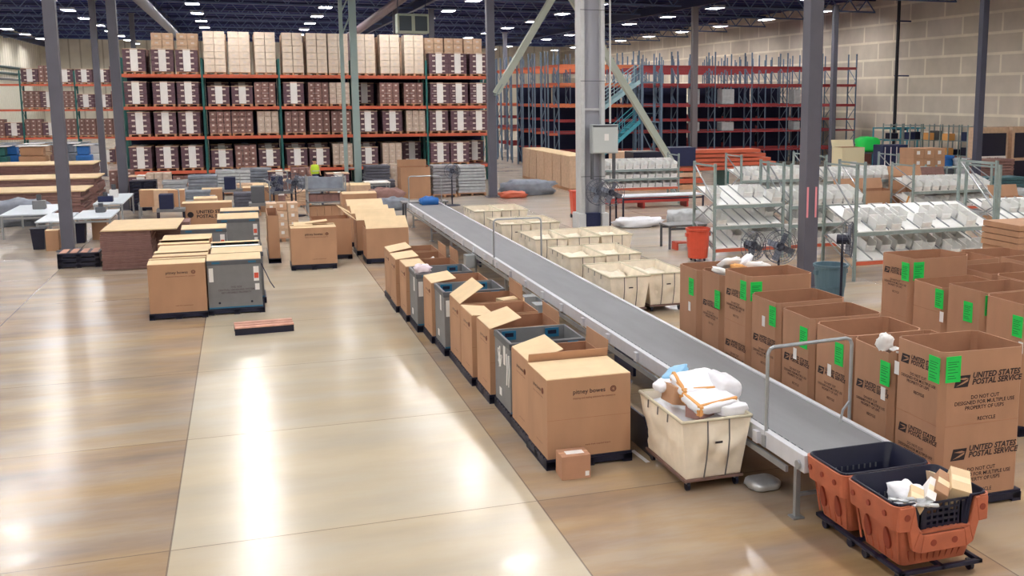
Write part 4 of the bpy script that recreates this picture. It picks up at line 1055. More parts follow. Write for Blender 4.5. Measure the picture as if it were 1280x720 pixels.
# long flat cardboard piles on benches
for i, (px_, py_, ln, hh) in enumerate(((0, 253, 6.3, 1.2), (0, 236, 6.6, 1.5), (88, 240, 3.0, .9))):
    p_ = at(px_, py_-12, .0); k = MB()
    for j in range(int(hh/.11)): k.box(rnd.uniform(-.1, .1)-3, ln+rnd.uniform(-.1, .1), rnd.uniform(-.05, .05), 2.6, j*.11, j*.11+.095)
    o = k.build('flat_carton_stack', CARDK); o.location = ((-12.5, 50.8, 0), (-13.5, 55.6, 0), (-9.2, 46.6, 0))[i]; tag(o, ['long bank of flat cartons behind the grey rolls', 'second long bank of flat cartons farther back at left', 'short bank of flat cartons behind the second column'][i], 'cartons', kind='stuff')
    k = MB(); k.box(-3.05, ln+.1, -.06, 2.65, 0, .05); s_ = k.build('cardboard_sheet', FLAP); s_.location = (o.location.x, o.location.y, int(hh/.11)*.11+.0); tag(s_, 'pale cardboard sheets covering the ' + ['long bank behind the grey rolls', 'second long bank at left', 'short bank behind the second column'][i], 'cardboard sheet')

# ------------------------------------------------------------------ pallet racks with carton loads
def upright_frame(t, x, y0, y1, h, m, w=.10):
    k = MB(); k.box(x-w/2, x+w/2, y0, y0+.08, 0, h); k.box(x-w/2, x+w/2, y1-.08, y1, 0, h)
    z = .3; f_ = 1
    while z < h-1: k.bar((x, y0+.04, z), (x, y1-.04, z+.9), .035) if f_ else k.bar((x, y1-.04, z), (x, y0+.04, z+.9), .035); z += .9; f_ = 1-f_
    k.build('upright_frame', m, t)
def rack(name, label, xs, y0, y1, levels, top, mu, mb, loc=(0, 0, 0), bh=.13, deck=True, beams=(0, 1), step=True):
    t = thing(name, label, 'rack', loc)
    for x in xs: upright_frame(t, x, y0, y1, top, mu)
    for a, b_ in zip(xs, xs[1:]):
        for z in levels:
            for q in beams:
                y = y0-.02 if q == 0 else y1-.04
                MB().box(a+.05, b_-.05, y, y+.06, z-bh, z).build('beam', mb, t)
            if deck: MB().box(a+.06, b_-.06, y0+.05, y1-.05, z-.03, z-.005).build('deck', DECKM, t)
    return t
xs = [-5.5, -1.75, 1.95, 5.7, 9.55, 13.1]; LV = [.95, 2.68, 4.17, 5.78]; YR = 57.0
rack('pallet_rack', 'front orange and green pallet rack filled with wrapped carton loads', xs, YR, YR+1.15, LV, 6.6, UPG, BEAM, bh=.16)
rack('pallet_rack', 'second pallet rack back to back behind the filled one', xs, YR+1.35, YR+2.5, LV, 6.6, UPG, BEAM, bh=.16)
rt = bpy.data.objects['pallet_rack.001']
for a, b_ in zip(xs, xs[1:]): MB().box(a+.06, b_-.06, YR+2.46, YR+2.49, 0, 5.7).build('shade_backing', mat('shade_backing_navy', (20, 26, 62), .9), rt)  # navy sheets added to close bright gaps and darken the rack inside
def load(kind):
    def fn():
        t = thing('carton_load', 'x', 'carton load')
        k = MB()
        for i in range(5): k.box(-.5, .5, -.5+i*.21, -.5+i*.21+.15, .09, .12)
        for x in (-.5, -.06, .38): k.box(x, x+.12, -.5, .5, 0, .09)
        k.build('pallet', WOOD, t)
        nz = {'dark': 4, 'tan': 6, 'mid': 4, 'short': 3, 'tall': 6, 'pale': 4, 'low': 2}[kind]; hz = {'dark': .275, 'tan': .33, 'mid': .28, 'short': .3, 'tall': .34, 'pale': .28, 'low': .29}[kind]
        nx = 3 if kind in ('mid', 'pale') else 2
        k = MB(); w = 1.04/nx; rr = random.Random(nz)
        for a in range(nx):
            for c in range(nz):
                for b_ in range(2):
                    k.box(-.52+a*w+.012, -.52+(a+1)*w-.012, -.5+b_*.5+.01, -.5+(b_+1)*.5-.01, .12+c*hz+.006, .12+(c+1)*hz-.008)
                k.box(-.52+a*w+w*.35, -.52+a*w+w*.65, -.496, -.488, .12+c*hz+hz*.35, .12+c*hz+hz*.62, 1)
        k.build('cartons', [{'dark': PLUM, 'tan': CARDT, 'mid': CARDK, 'short': PLUM, 'low': CARDK, 'tall': mat('carton_tall', (222, 204, 186), .8, var=.08), 'pale': mat('carton_pale', (200, 180, 164), .8, var=.1)}[kind], mat('dull_label', (214, 200, 190), .8)], t)
        if kind in ('dark', 'short'):
            q = MB(); q.box(-.16, .18, -.515, -.497, .14, .12+nz*hz+.03); q.box(-.16, .18, -.515, .5, .12+nz*hz, .12+nz*hz+.02); q.build('paper_strip', WHITE, t)
            q = MB(); q.box(-.53, .53, -.52, .52, .12+nz*hz-.02, .12+nz*hz+.012); q.build('top_sheet', CARDT, t)
        return t
    return fn
LD = {k: Proto(load(k)) for k in ('dark', 'tan', 'mid', 'short', 'tall', 'pale', 'low')}
KN = {'dark': 'dark load with white strip', 'short': 'low dark load', 'tan': 'tan carton load', 'tall': 'tall pale carton load', 'mid': 'brown carton load', 'pale': 'pale carton load', 'low': 'low brown carton load'}
LN = ['on the floor', 'on the first shelf', 'on the second shelf', 'on the third shelf', 'on the top shelf']
rr = random.Random(3)
for bi in range(5):
    a, b_ = xs[bi], xs[bi+1]
    for li in range(5):
        z = 0 if li == 0 else LV[li-1]
        for c in range(3):
            x = a+.68+c*(b_-a-1.36)/2
            if li == 4: kind = 'dark' if bi in (0, 4) else 'tall'
            elif li in (2, 3): kind = 'dark' if bi in (0, 4) else rr.choice(['mid', 'mid', 'pale', 'short', 'dark'])
            elif li == 1: kind = ('dark' if bi in (0, 4) else rr.choice(['short', 'mid', 'pale', 'short']))
            else: kind = 'short'
            if li == 0: continue
            if li in (1, 2, 3) and bi in (1, 2, 3) and rr.random() < .12: continue
            if bi == 4 and c == 2 and li in (0, 1): continue
            LD[kind].put((x+rr.uniform(-.06, .06), YR+.58, z+.001), 0, f'{KN[kind]} {LN[li]} of the filled rack, {ORD[bi*3+c]} from left')
for bi in range(5):
    for c in range(3):
        a, b_ = xs[bi], xs[bi+1]; x = a+.68+c*(b_-a-1.36)/2
        if bi == 0 and c == 0: kind = 'mid'
        else: kind = 'tan'
        LD[kind].put((x+.02, YR+1.93, LV[3]+.001), 0, f'{KN[kind]} on top of the rear rack, {ORD[bi*3+c]} from left')
        for li in (0, 1, 2):
            LD['dark'].put((x, YR+1.93, LV[li]+.001), 0, f'{KN["dark"]}, {["bottom", "lower middle", "upper middle"][li]} shelf of rear rack, {ORD[bi*3+c]} from left')
# low goods under the filled rack, seen over the clutter
for i in range(10):
    x = xs[i//2]+[1.0, 2.6][i % 2]; kk = 'low'
    LD[kk].put((x, YR+.55, 0.001), 0, f'{KN[kk]} on the floor under the filled rack, {ORD[i]} from left')
# farther rack at the left
xs2 = [-17.2, -13.9, -10.6, -7.3]; LV2 = [1.9, 3.8, 5.5]
rack('pallet_rack', 'distant orange and green pallet rack by the left wall', xs2, 80, 81.2, LV2, 6.4, UPG, BEAM)
for bi in range(3):
    for li, z in enumerate([0]+LV2):
        for c in range(3):
            if (bi == 0 and li > 1) : continue
            kind = rr.choice(['mid', 'dark', 'short', 'mid'])
            LD[kind].put((xs2[bi]+.595+c*1.056, 80.6, z+.001), 0, f'{KN[kind]} {LN[li]} of the distant rack, {ORD[bi*3+c]} from left')
# hanging curtain strips and goods near the left wall
t = thing('wall_curtain', 'pale ribbed strip curtain hanging along the left wall', 'curtain', (-21.3, 92, 0))
k = MB()
for i in range(60): k.box(0, .12, i*.62, i*.62+.5, .6, 6.2)
k.build('strips', mat('pale_curtain', (214, 212, 198), .7, var=.06), t); MB().box(-.1, .25, -.2, 37.3, 6.2, 6.4).build('rail', GREYD, t)
for i, (px_, z) in enumerate(((2, 6.9), (2, 7.5))):
    k = thing('pipe_run', ['lower', 'upper'][i] + ' dark green pipe run along the left wall', 'pipe', (-21.45, 80, z)); MB().tube((0, 0, 0), (0, 50, 0), .12, 10).build('pipe', mat('dark_green_pipe', (46, 70, 74), .5), k)
for i in range(14):
    px_ = 5+i*10.3; p_ = at(px_, 196-(i % 3)*2, .0); m_ = [CARDT, BLUE, TARP, CARD, WHITE, UPG, CARDK][i*3 % 7]
    t = thing('goods_pile', '', 'goods', (p_.x*.9, 72+(i % 4)*1.6, 0))
    k = MB(); s_ = 1.1+.3*(i % 3)
    for j in range(3): k.box(-s_/2+j*.1, s_/2-j*.12, -.5+j*.05, .5-j*.05, j*.55, j*.55+.52)
    k.build('bundles', m_, t, bevel=.05); k = MB(); k.box(-s_/2, s_/2, -.55, .55, 1.66, 1.70); k.build('cover_sheet', [WHITE, TARP][i % 2], t)
    t['label'] = f'{["tan","blue","grey","brown","white","green","dark brown"][i*3%7]} stacked bundles on the floor far left, {ORD[i]} from the left edge'

# ------------------------------------------------------------------ clutter in the middle distance
def wrapped(label, px_, py_, w, d, h, m=WRAP, seed=0, pal='wood'):
    p_ = at(px_, py_); t = thing('wrapped_pallet', label, 'wrapped pallet', (p_.x, p_.y, 0))
    k = MB(); nl = max(3, int(h/.16)); r_ = random.Random(seed)
    for i in range(nl): e = r_.uniform(0, .05); k.box(e, w-r_.uniform(0, .05), e, d-e, .14+i*(h-.14)/nl, .14+(i+1)*(h-.14)/nl-.02)
    k.build('wrapped_goods', m, t, bevel=.02); k = MB()
    for i in range(5): k.box(0, w, i*d/5, i*d/5+d*.14, .10, .14)
    for x in (0, w/2-.05, w-.1): k.box(x, x+.1, 0, d, 0, .10)
    k.build('pallet', WOOD, t); return t
BALE = mat('dark_grey_bale', (92, 92, 104), .8, var=.15, bump=.6)
wrapped('silver wrapped pallet left of the grey column at the rack end', 573, 245, 1.35, 1.2, 1.45, WRAP, 1)
wrapped('grey wrapped pallet of mixed goods beside the tan gaylord', 541, 247, 1.15, 1.2, 1.5, mat('wrap_dim', (150, 148, 154), .4, var=.2, bump=.6), 2)
wrapped('dark grey bale pallet behind the laced green post', 457, 240, 1.25, 1.2, 1.3, BALE, 3)
wrapped('grey wrapped pallet in the middle of the clutter, before the rack', 270, 245, 1.6, 1.3, 1.2, WRAP, 5)
wrapped('grey wrapped pallet behind the brown cartons at left', 236, 250, 1.3, 1.2, 1.1, TARP, 6)
wrapped('pale wrapped pallet behind the fans', 302, 240, 1.5, 1.2, 1.15, TARP, 7)
for i, px_ in enumerate((160, 185, 208, 350, 378, 420, 500)):
    LD[['mid', 'short', 'pale', 'short'][i % 4]].put((at(px_, 240).x, 54.2-(i % 3)*1.3, 0), 0, f'{KN[["mid","short","pale","short"][i%4]]} on the floor before the filled rack, {ORD[i]} from left')
t = thing('tan_bulk_box', 'big open tan bulk carton behind the far end of the belt', 'box', tuple(at(502, 249)))
carton_shell(t, 1.35, 1.1, 1.45, CARD); flap(t, 'b', 1.35, 1.1, 1.45, .3, 0, CARD)
for i, (px_, lab) in enumerate(((175, 'left'), (193, 'middle'), (211, 'right'))):
    plain_box(lab + ' one of three brown cartons in a row on the grey table', px_, 263-4, .56, .5, .62, .62, m=[CARD, CARDT, CARD][i])
q = at(172, 275); table('low grey table under the three brown cartons', q.x, q.y+.4, 2.3, .9, .60, GREYP)
p_ = at(164, 264)
for i in range(9): pallet(1.0, .9, (p_.x, p_.y, i*.137), f'dark pallet, {ORD[i]} from the floor in the stack behind the three brown cartons', 'tall stack of dark pallets')
# bench with boxes below
q = at(385, 272)
t = thing('packing_bench', 'grey two-level packing bench holding brown cartons, in mid clutter', 'bench', (q.x, q.y, 0))
MB().box(0, 1.5, 0, 1.0, 1.0, 1.05).build('bench_top', GREYP, t); MB().box(0, 1.5, 0, 1.0, .55, .6).build('shelf', GREYP, t); MB().box(0, 1.5, .95, 1.0, 1.05, 1.5).build('back_panel', TARP, t)
for a in (0, 1.44):
    for c_ in (0, .94): MB().box(a, a+.06, c_, c_+.06, 0, 1.6).build('post', STEEL, t)
for j in range(5):
    k = MB().box(0, .27, 0, .5, 0, .42); o = k.build('carton', CARD, None, bevel=.004); o.location = (q.x+.08+j*.28, q.y+.1, 0.001); tag(o, f'brown carton under the two-level bench, {ORD[j]} from its left', 'carton')
    k = MB().box(0, .27, 0, .5, 0, .28); o = k.build('carton', CARDK, None, bevel=.004); o.location = (q.x+.08+j*.28, q.y+.1, .602); tag(o, f'darker carton on the middle shelf of the two-level bench, {ORD[j]} from its left', 'carton')
q = at(440, 247)
table('pale white table behind the far carton line', at(458, 252).x, at(458, 252).y, 1.1, 1.1, .85, WHITE)
pedestal_fan('black pedestal fan left of the two-level bench', at(345, 272), .4, .40, 1.3)
pedestal_fan('second black pedestal fan, close to the two-level bench', at(370, 270), -.3, .40, 1.3)
q = at(560, 247); f = pedestal_fan('small pedestal fan in front of the wrapped pallets by the belt end', at(566, 257), 0, .34, 1.5)
for i, (px_, py_, s_, m_, lab) in enumerate(((484, 256, (1.5, 1.2, .7), CARDK, 'heap of brown bags beside the far end of the belt'), (492, 262, (1.2, .9, .5), TARP, 'heap of grey bags beside the far end of the belt'),
     (660, 243, (2.6, 1.4, .7), TARP, 'heap of grey wrapped goods right of the column at the rack end'), (641, 247, (1.2, .8, .3), BEAM, 'orange pallet with flat goods right of the rack end column'), (797, 283, (1.7, 1.0, .32), BAGW, 'white plastic sheet heap on the floor right of the big white column'))):
    p_ = at(px_, py_); k = MB(); k.blob((0, 0, s_[2]/2), s_, .6, .22, i+3, 26, 12); o = k.build('bag_heap' if i != 3 else 'flat_goods', m_, smooth=True); o.location = p_; tag(o, lab, 'heap')
# a person in a yellow vest before the rack
def person(loc, rz):
    t = thing('person', 'standing person in a yellow-green safety vest in front of the filled rack', 'person', loc, rz)
    me = bpy.data.meshes.new('body'); bm = bmesh.new()
    P = {'pel': (0, 0, .95, .15), 'wai': (0, .0, 1.10, .13), 'che': (0, .01, 1.32, .155), 'nec': (0, .01, 1.50, .055), 'hd1': (0, -.01, 1.60, .085), 'hd2': (0, -.01, 1.70, .08),
         'hl': (-.09, 0, .88, .085), 'kl': (-.10, -.02, .50, .06), 'al': (-.10, .02, .09, .042), 'tl': (-.10, -.13, .04, .035),
         'hr': (.09, 0, .88, .085), 'kr': (.11, -.04, .50, .06), 'ar': (.12, .03, .09, .042), 'tr': (.12, -.12, .04, .035),
         'sl': (-.18, .01, 1.43, .055), 'el': (-.24, .03, 1.15, .04), 'wl': (-.22, -.14, .98, .028), 'ml': (-.21, -.21, .95, .03),
         'sr': (.18, .01, 1.43, .055), 'er': (.25, .03, 1.15, .04), 'wr': (.20, -.15, 1.02, .028), 'mr': (.18, -.22, 1.02, .03)}
    E = [('pel', 'wai'), ('wai', 'che'), ('che', 'nec'), ('nec', 'hd1'), ('hd1', 'hd2'), ('pel', 'hl'), ('hl', 'kl'), ('kl', 'al'), ('al', 'tl'), ('pel', 'hr'), ('hr', 'kr'), ('kr', 'ar'), ('ar', 'tr'), ('che', 'sl'), ('sl', 'el'), ('el', 'wl'), ('wl', 'ml'), ('che', 'sr'), ('sr', 'er'), ('er', 'wr'), ('wr', 'mr')]
    rad = {k: v[3] for k, v in P.items()}
    for s_, hand in ((-1, 'ml'), (1, 'mr')):
        b0 = Vector(P[hand][:3])
        for fi in range(4):
            P[f'f{hand}{fi}a'] = (b0.x-.024+fi*.016, b0.y-.045, b0.z-.005, .009); P[f'f{hand}{fi}b'] = (b0.x-.028+fi*.018, b0.y-.085+.008*abs(fi-1.3), b0.z-.035, .008)
            E += [(hand, f'f{hand}{fi}a'), (f'f{hand}{fi}a', f'f{hand}{fi}b')]
        P[f'f{hand}t'] = (b0.x-s_*.045, b0.y-.02, b0.z-.01, .010); E.append((hand, f'f{hand}t'))
    keys = list(P); vm = {}
    for k_ in keys: vm[k_] = bm.verts.new(P[k_][:3])
    for a, b_ in E: bm.edges.new((vm[a], vm[b_]))
    bm.to_mesh(me); bm.free(); me.materials.append(SKIN)
    o = link('body', me, t); md = o.modifiers.new('skin', 'SKIN')
    sv = me.skin_vertices[0].data if me.skin_vertices else None
    if sv is None:
        bm = bmesh.new(); bm.from_mesh(me); bm.verts.layers.skin.verify(); bm.to_mesh(me); bm.free(); sv = me.skin_vertices[0].data
    for i, k_ in enumerate(keys): sv[i].radius = (P[k_][3],)*2; sv[i].use_root = (k_ == 'pel')
    s2 = o.modifiers.new('sub', 'SUBSURF'); s2.levels = 1; s2.render_levels = 2
    k = MB(); k.lathe([(.14, 1.02), (.175, 1.10), (.185, 1.35), (.15, 1.47), (.07, 1.50)], 18, M=Matrix.Diagonal((1.15, .95, 1, 1))); k.build('safety_vest', YELG, t, smooth=True)
    k = MB(); k.box(-.19, .19, -.17, -.165, 1.18, 1.22); k.build('reflective_band', SILV, t)
    k = MB(); k.lathe([(.155, .88), (.165, 1.05), (.15, 1.06)], 16); k.tube((-.09, 0, .92), (-.10, -.02, .5), .1, 12, r2=.078); k.tube((-.10, -.02, .5), (-.10, .02, .08), .078, 12, r2=.062); k.tube((.09, 0, .92), (.11, -.04, .5), .1, 12, r2=.078); k.tube((.11, -.04, .5), (.12, .03, .08), .078, 12, r2=.062); k.build('trousers', DKBLUE, t, smooth=True)
    k = MB(); k.blob((0, .02, 1.71), (.20, .21, .17), 1, .05, 1); k.build('hair', INK, t, smooth=True)
    k = MB(); k.blob((0, -.10, 1.64), (.03, .04, .04), 1, 0, 1, 8, 6); k.build('nose', SKIN, t, smooth=True)
    k = MB(); [k.blob((s_*.032, -.085, 1.665), (.02, .02, .014), 1, 0, 1, 8, 6) for s_ in (-1, 1)]; k.build('eyes', INK, t, smooth=True)
    k = MB(); k.box(-.022, .022, -.096, -.09, 1.605, 1.612); k.build('mouth', REDM, t)
    for s_ in (-1, 1): k = MB(); k.blob((s_*.088, 0, 1.645), (.02, .04, .06), 1, 0, 1, 8, 6); k.build('ear', SKIN, t, smooth=True)
    for s_ in (-1, 1): k = MB(); k.blob((s_*.10+(.01 if s_ > 0 else 0), -.05, .05), (.10, .28, .10), .8, 0, 1, 14, 8); k.build('boot', NAVY, t, smooth=True)
person((3.15, 50.95, 0), .3)

# smaller goods standing between the cartons and the rack
def clutter(i, kind, x, y, s_, lab):
    if kind == 'carton':
        t = thing('cardboard_box', lab, 'box', (x, y, 0)); carton_shell(t, s_[0], s_[1], s_[2], [CARD, CARDT, CARDK][i % 3]); flap(t, 'f', s_[0], s_[1], s_[2], s_[1]*.48, 88-(i*7) % 20); flap(t, 'b', s_[0], s_[1], s_[2], s_[1]*.48, 86)
        MB().box(s_[0]*.35, s_[0]*.65, -.004, -.001, s_[2]*.3, s_[2]*.6).build('label', WHITE, t)
    elif kind == 'bundle':
        t = thing('wrapped_bundle', lab, 'bundle', (x, y, 0)); k = MB(); q_ = random.Random(i)
        for j in range(6): e = q_.uniform(0, .09); k.box(e, s_[0]-q_.uniform(0, .09), e*.5, s_[1]-e, .12+j*s_[2]*.14, .12+(j+1)*s_[2]*.14-.015)
        k.build('wrapped_goods', [TARP, WRAP, BALE, CARDT, CARDK][i % 5], t, bevel=.012)
        k = MB(); k.box(0, s_[0], 0, s_[1], .08, .12); [k.box(a, a+.1, 0, s_[1], 0, .08) for a in (0, s_[0]/2-.05, s_[0]-.1)]; k.build('pallet', WOOD, t)
    else:
        t = thing('machine_cart', lab, 'machine', (x, y, 0)); w, d, h = s_
        MB().box(0, w, 0, d, h*.55, h*.62).build('deck', GREYP, t); MB().box(w*.1, w*.6, d*.1, d*.9, h*.62, h).build('housing', [DKBLUE, GREYD, NAVY][i % 3], t, bevel=.02)
        for a in (.03, w-.05):
            for b_ in (.03, d-.05): MB().box(a-.025, a+.025, b_-.025, b_+.025, 0, h*.55).build('leg', NAVY, t)
        MB().path([(w*.8, d*.5, h*.62), (w*.8, d*.5, h*1.1), (w*.6, d*.5, h*1.15)], .025, 6).build('arm', STEEL, t)
rows_ = [(43.2, [(-1.9, 'carton'), (-.5, 'bundle'), (.9, 'machine')]),
         (46.0, [(-3.6, 'carton'), (-2.4, 'bundle'), (-.9, 'machine'), (.3, 'carton'), (1.6, 'bundle'), (3.1, 'machine'), (4.3, 'carton')]),
         (49.0, [(-3.4, 'bundle'), (-1.8, 'carton'), (-.4, 'bundle'), (1.1, 'carton'), (2.2, 'bundle'), (3.7, 'carton'), (5.6, 'bundle')]),
         (38.6, [(-2.9, 'machine'), (.1, 'machine')])]
cn = {'carton': 'brown carton', 'bundle': 'grey wrapped bundle', 'machine': 'dark machine on a cart'}
rn = ['third', 'second', 'first', 'nearest']; cc = 0
for ri, (y, lst) in enumerate(rows_):
    tot = {}
    for x, kd in lst:
        k_ = tot.get(kd, 0); tot[kd] = k_+1; cc += 1
        s_ = {'carton': (.85, .8, .8), 'bundle': (1.05, .9, .9), 'machine': (.9, .7, 1.25)}[kd]; f_ = 1+.15*((cc*5) % 4-1.5)
        clutter(cc, kd, x, y, (s_[0], s_[1], s_[2]*f_), f'{cn[kd]}, {ORD[k_]} from left in the {rn[ri]} clutter row before the rack')
# ------------------------------------------------------------------ empty pick racks on the right (block of rows)
mx = [18.7+i*2.68 for i in range(9)]; ML = [1.15, 2.4, 3.15, 4.15, 5.5, 6.65]
LVROW = ['nearest', 'second', 'third', 'fourth', 'fifth', 'sixth', 'farthest']
BEAMO = mat('bright_orange_beam_paint', (232, 128, 84), .5, var=.08)
def mrow():
    t = thing('empty_rack', 'x', 'rack')
    for x in mx: upright_frame(t, x, 0, 1.1, 7.55, UPB, .07)
    for a, b_ in zip(mx, mx[1:]):
        for z in ML:
            big = z in (5.5, 4.15, 6.65)
            for y in (-.02, 1.06): MB().box(a+.04, b_-.04, y, y+.05, z-(.17 if big else .09), z).build('beam', BEAMO if (a < 24 and big) else BEAMR, t)
            if z in (2.4, 4.15, 5.5): MB().box(a+.05, b_-.05, .05, 1.05, z-.03, z-.01).build('deck', DECKM, t)
    return t
MP = Proto(mrow)
DARKP = mat('shade_sheet_navy', (18, 24, 58), .8)
for i in range(7): MP.put((0, 62.6+i*3.1, 0), 0, f'empty red and blue pick rack row at the right, {LVROW[i]} row of the block')
for i in (1, 3):  # added navy sheets standing in for the dark depth between rack rows
    o = thing('shade_sheet', f'added navy sheet darkening the gaps behind the {LVROW[i]} empty rack row', 'screen', (mx[0]+.1, 62.6+i*3.1+1.35, 0))
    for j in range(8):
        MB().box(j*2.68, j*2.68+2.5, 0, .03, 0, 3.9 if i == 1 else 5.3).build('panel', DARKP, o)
# extra thin uprights standing between, seen end-on at the left
for i in range(7):
    t = thing('end_guard', f'blue-grey post frame with orange ties at the left end of the {LVROW[i]} empty rack row', 'post frame', (18.0, 62.6+i*3.1, 0))
    for y in (0, 1.5): MB().box(-.04, .04, y-.04, y+.04, 0, 7.4).build('post', UPB, t)
    for z in (2.4, 4.15, 5.5, 6.6): MB().box(-.05, .60, .0, .05, z-.16, z).build('tie_beam', BEAM, t)
# loads inside: pale shrouds in the aisle gaps
for i, (x, w) in enumerate(((27.9, .5), (30.0, .9), (35.4, .5))):
    k = MB(); k.box(0, w, 0, .8, 0, 1.0); o = k.build('shrouded_load', WRAP, None, bevel=.05); o.location = (x, 62.75, 4.15); tag(o, f'pale wrapped load on the upper middle shelf of the nearest empty rack row, {ORD[i]} from the left', 'load')
    k = MB(); k.box(0, w, 0, .8, 0, .6); o = k.build('shrouded_load', WRAP, None, bevel=.05); o.location = (x, 62.75, 2.4); tag(o, f'small pale wrapped load on the lower middle shelf of the nearest empty rack row, {ORD[i]} from the left', 'load')
# stair tower in front of the racks
t = thing('steel_stair', 'teal steel stair with two flights in front of the empty racks', 'stair', (0, 0, 0)); Y = 60.2
p = lambda a, b_: atY(a, b_, Y)
def flight(a, b_, m, th=.22):
    a = Vector(a); b_ = Vector(b_); n_ = 12
    for y in (Y, Y+.95): MB().bar((a.x, y, a.z), (b_.x, y, b_.z), .05, th).build('stringer', m, t)
    for i in range(n_): q = a.lerp(b_, (i+.5)/n_); MB().box(q.x-.14, q.x+.14, Y, Y+.95, q.z-.02, q.z+.02).build('tread', m, t)
    for y in (Y, Y+.95):
        k = MB(); k.bar((a.x, y, a.z+1.0), (b_.x, y, b_.z+1.0), .045); k.bar((a.x, y, a.z+.55), (b_.x, y, b_.z+.55), .03)
        for i in range(5): q = a.lerp(b_, i/4); k.bar((q.x, y, q.z), (q.x, y, q.z+1.0), .035)
        k.build('handrail', m, t)
flight(p(722, 222), p(800, 152), TEAL); flight(p(735, 150), p(800, 102), LSTAIR)
px1, px2 = p(802, 150).x, p(826, 150).x
for x in (px1, px2):
    for y in (Y-.05, Y+1.1): MB().box(x-.07, x+.07, y-.07, y+.07, 0, 6.6).build('post', UPB, t)
for z in (p(800, 152).z, p(800, 102).z):
    MB().box(px1, px2, Y, Y+1.1, z-.08, z).build('landing', UPB, t)
    k = MB(); k.bar((px1, Y, z+1), (px2, Y, z+1), .04); k.bar((px1, Y, z+.5), (px2, Y, z+.5), .03); k.build('landing_rail', UPB, t)
k = MB(); k.bar((px1, Y, .2), (px2, Y, 2.6), .05); k.bar((px2, Y, .2), (px1, Y, 2.6), .05); k.build('cross_brace', UPB, t)

# ------------------------------------------------------------------ line of tan bulk cartons near the white column
for i in range(6):
    y = 49.2+i*1.55
    t = thing('tall_carton_load', f'tall tan carton pallet load, {ORD[i]} from the front of the line by the white column', 'carton load', (15.2, y, 0))
    k = MB(); k.box(0, 1.25, 0, 1.4, .14, 1.72); k.build('carton_block', CARDT, t, bevel=.01)
    k = MB(); k.box(-.004, 0, .02, 1.38, .9, .905); k.box(-.004, 1.254, -.004, 1.404, 1.72, 1.75); k.build('cap_sheet', FLAP, t)
    [MB().box(.5, .8, -.004, 0, z, z+.16).build('label', WHITE, t) for z in (.3, .7, 1.1, 1.45)]
    k = MB(); [k.box(x, x+.1, 0, 1.4, 0, .10) for x in (0, .57, 1.15)]; [k.box(0, 1.25, yy, yy+.12, .10, .14) for yy in (0, .42, .85, 1.28)]; k.build('pallet', WOOD, t)
for i in range(2):
    p_ = at(757+i*0, 232); t = thing('tall_carton_load', ['tan carton pallet load right of the big white column, left one', 'tan carton pallet load right of the big white column, right one'][i], 'carton load', (19.6+i*1.3, 54.5, 0))
    k = MB(); k.box(0, 1.2, 0, 1.3, .14, 1.6); k.build('carton_block', CARDT, t, bevel=.01); k = MB(); k.box(0, 1.2, 0, 1.3, 0, .1); k.build('pallet', WOOD, t)
    [MB().box(.3+j*.4, .5+j*.4, -.004, 0, 1.1, 1.25).build('label', WHITE, t) for j in range(2)]

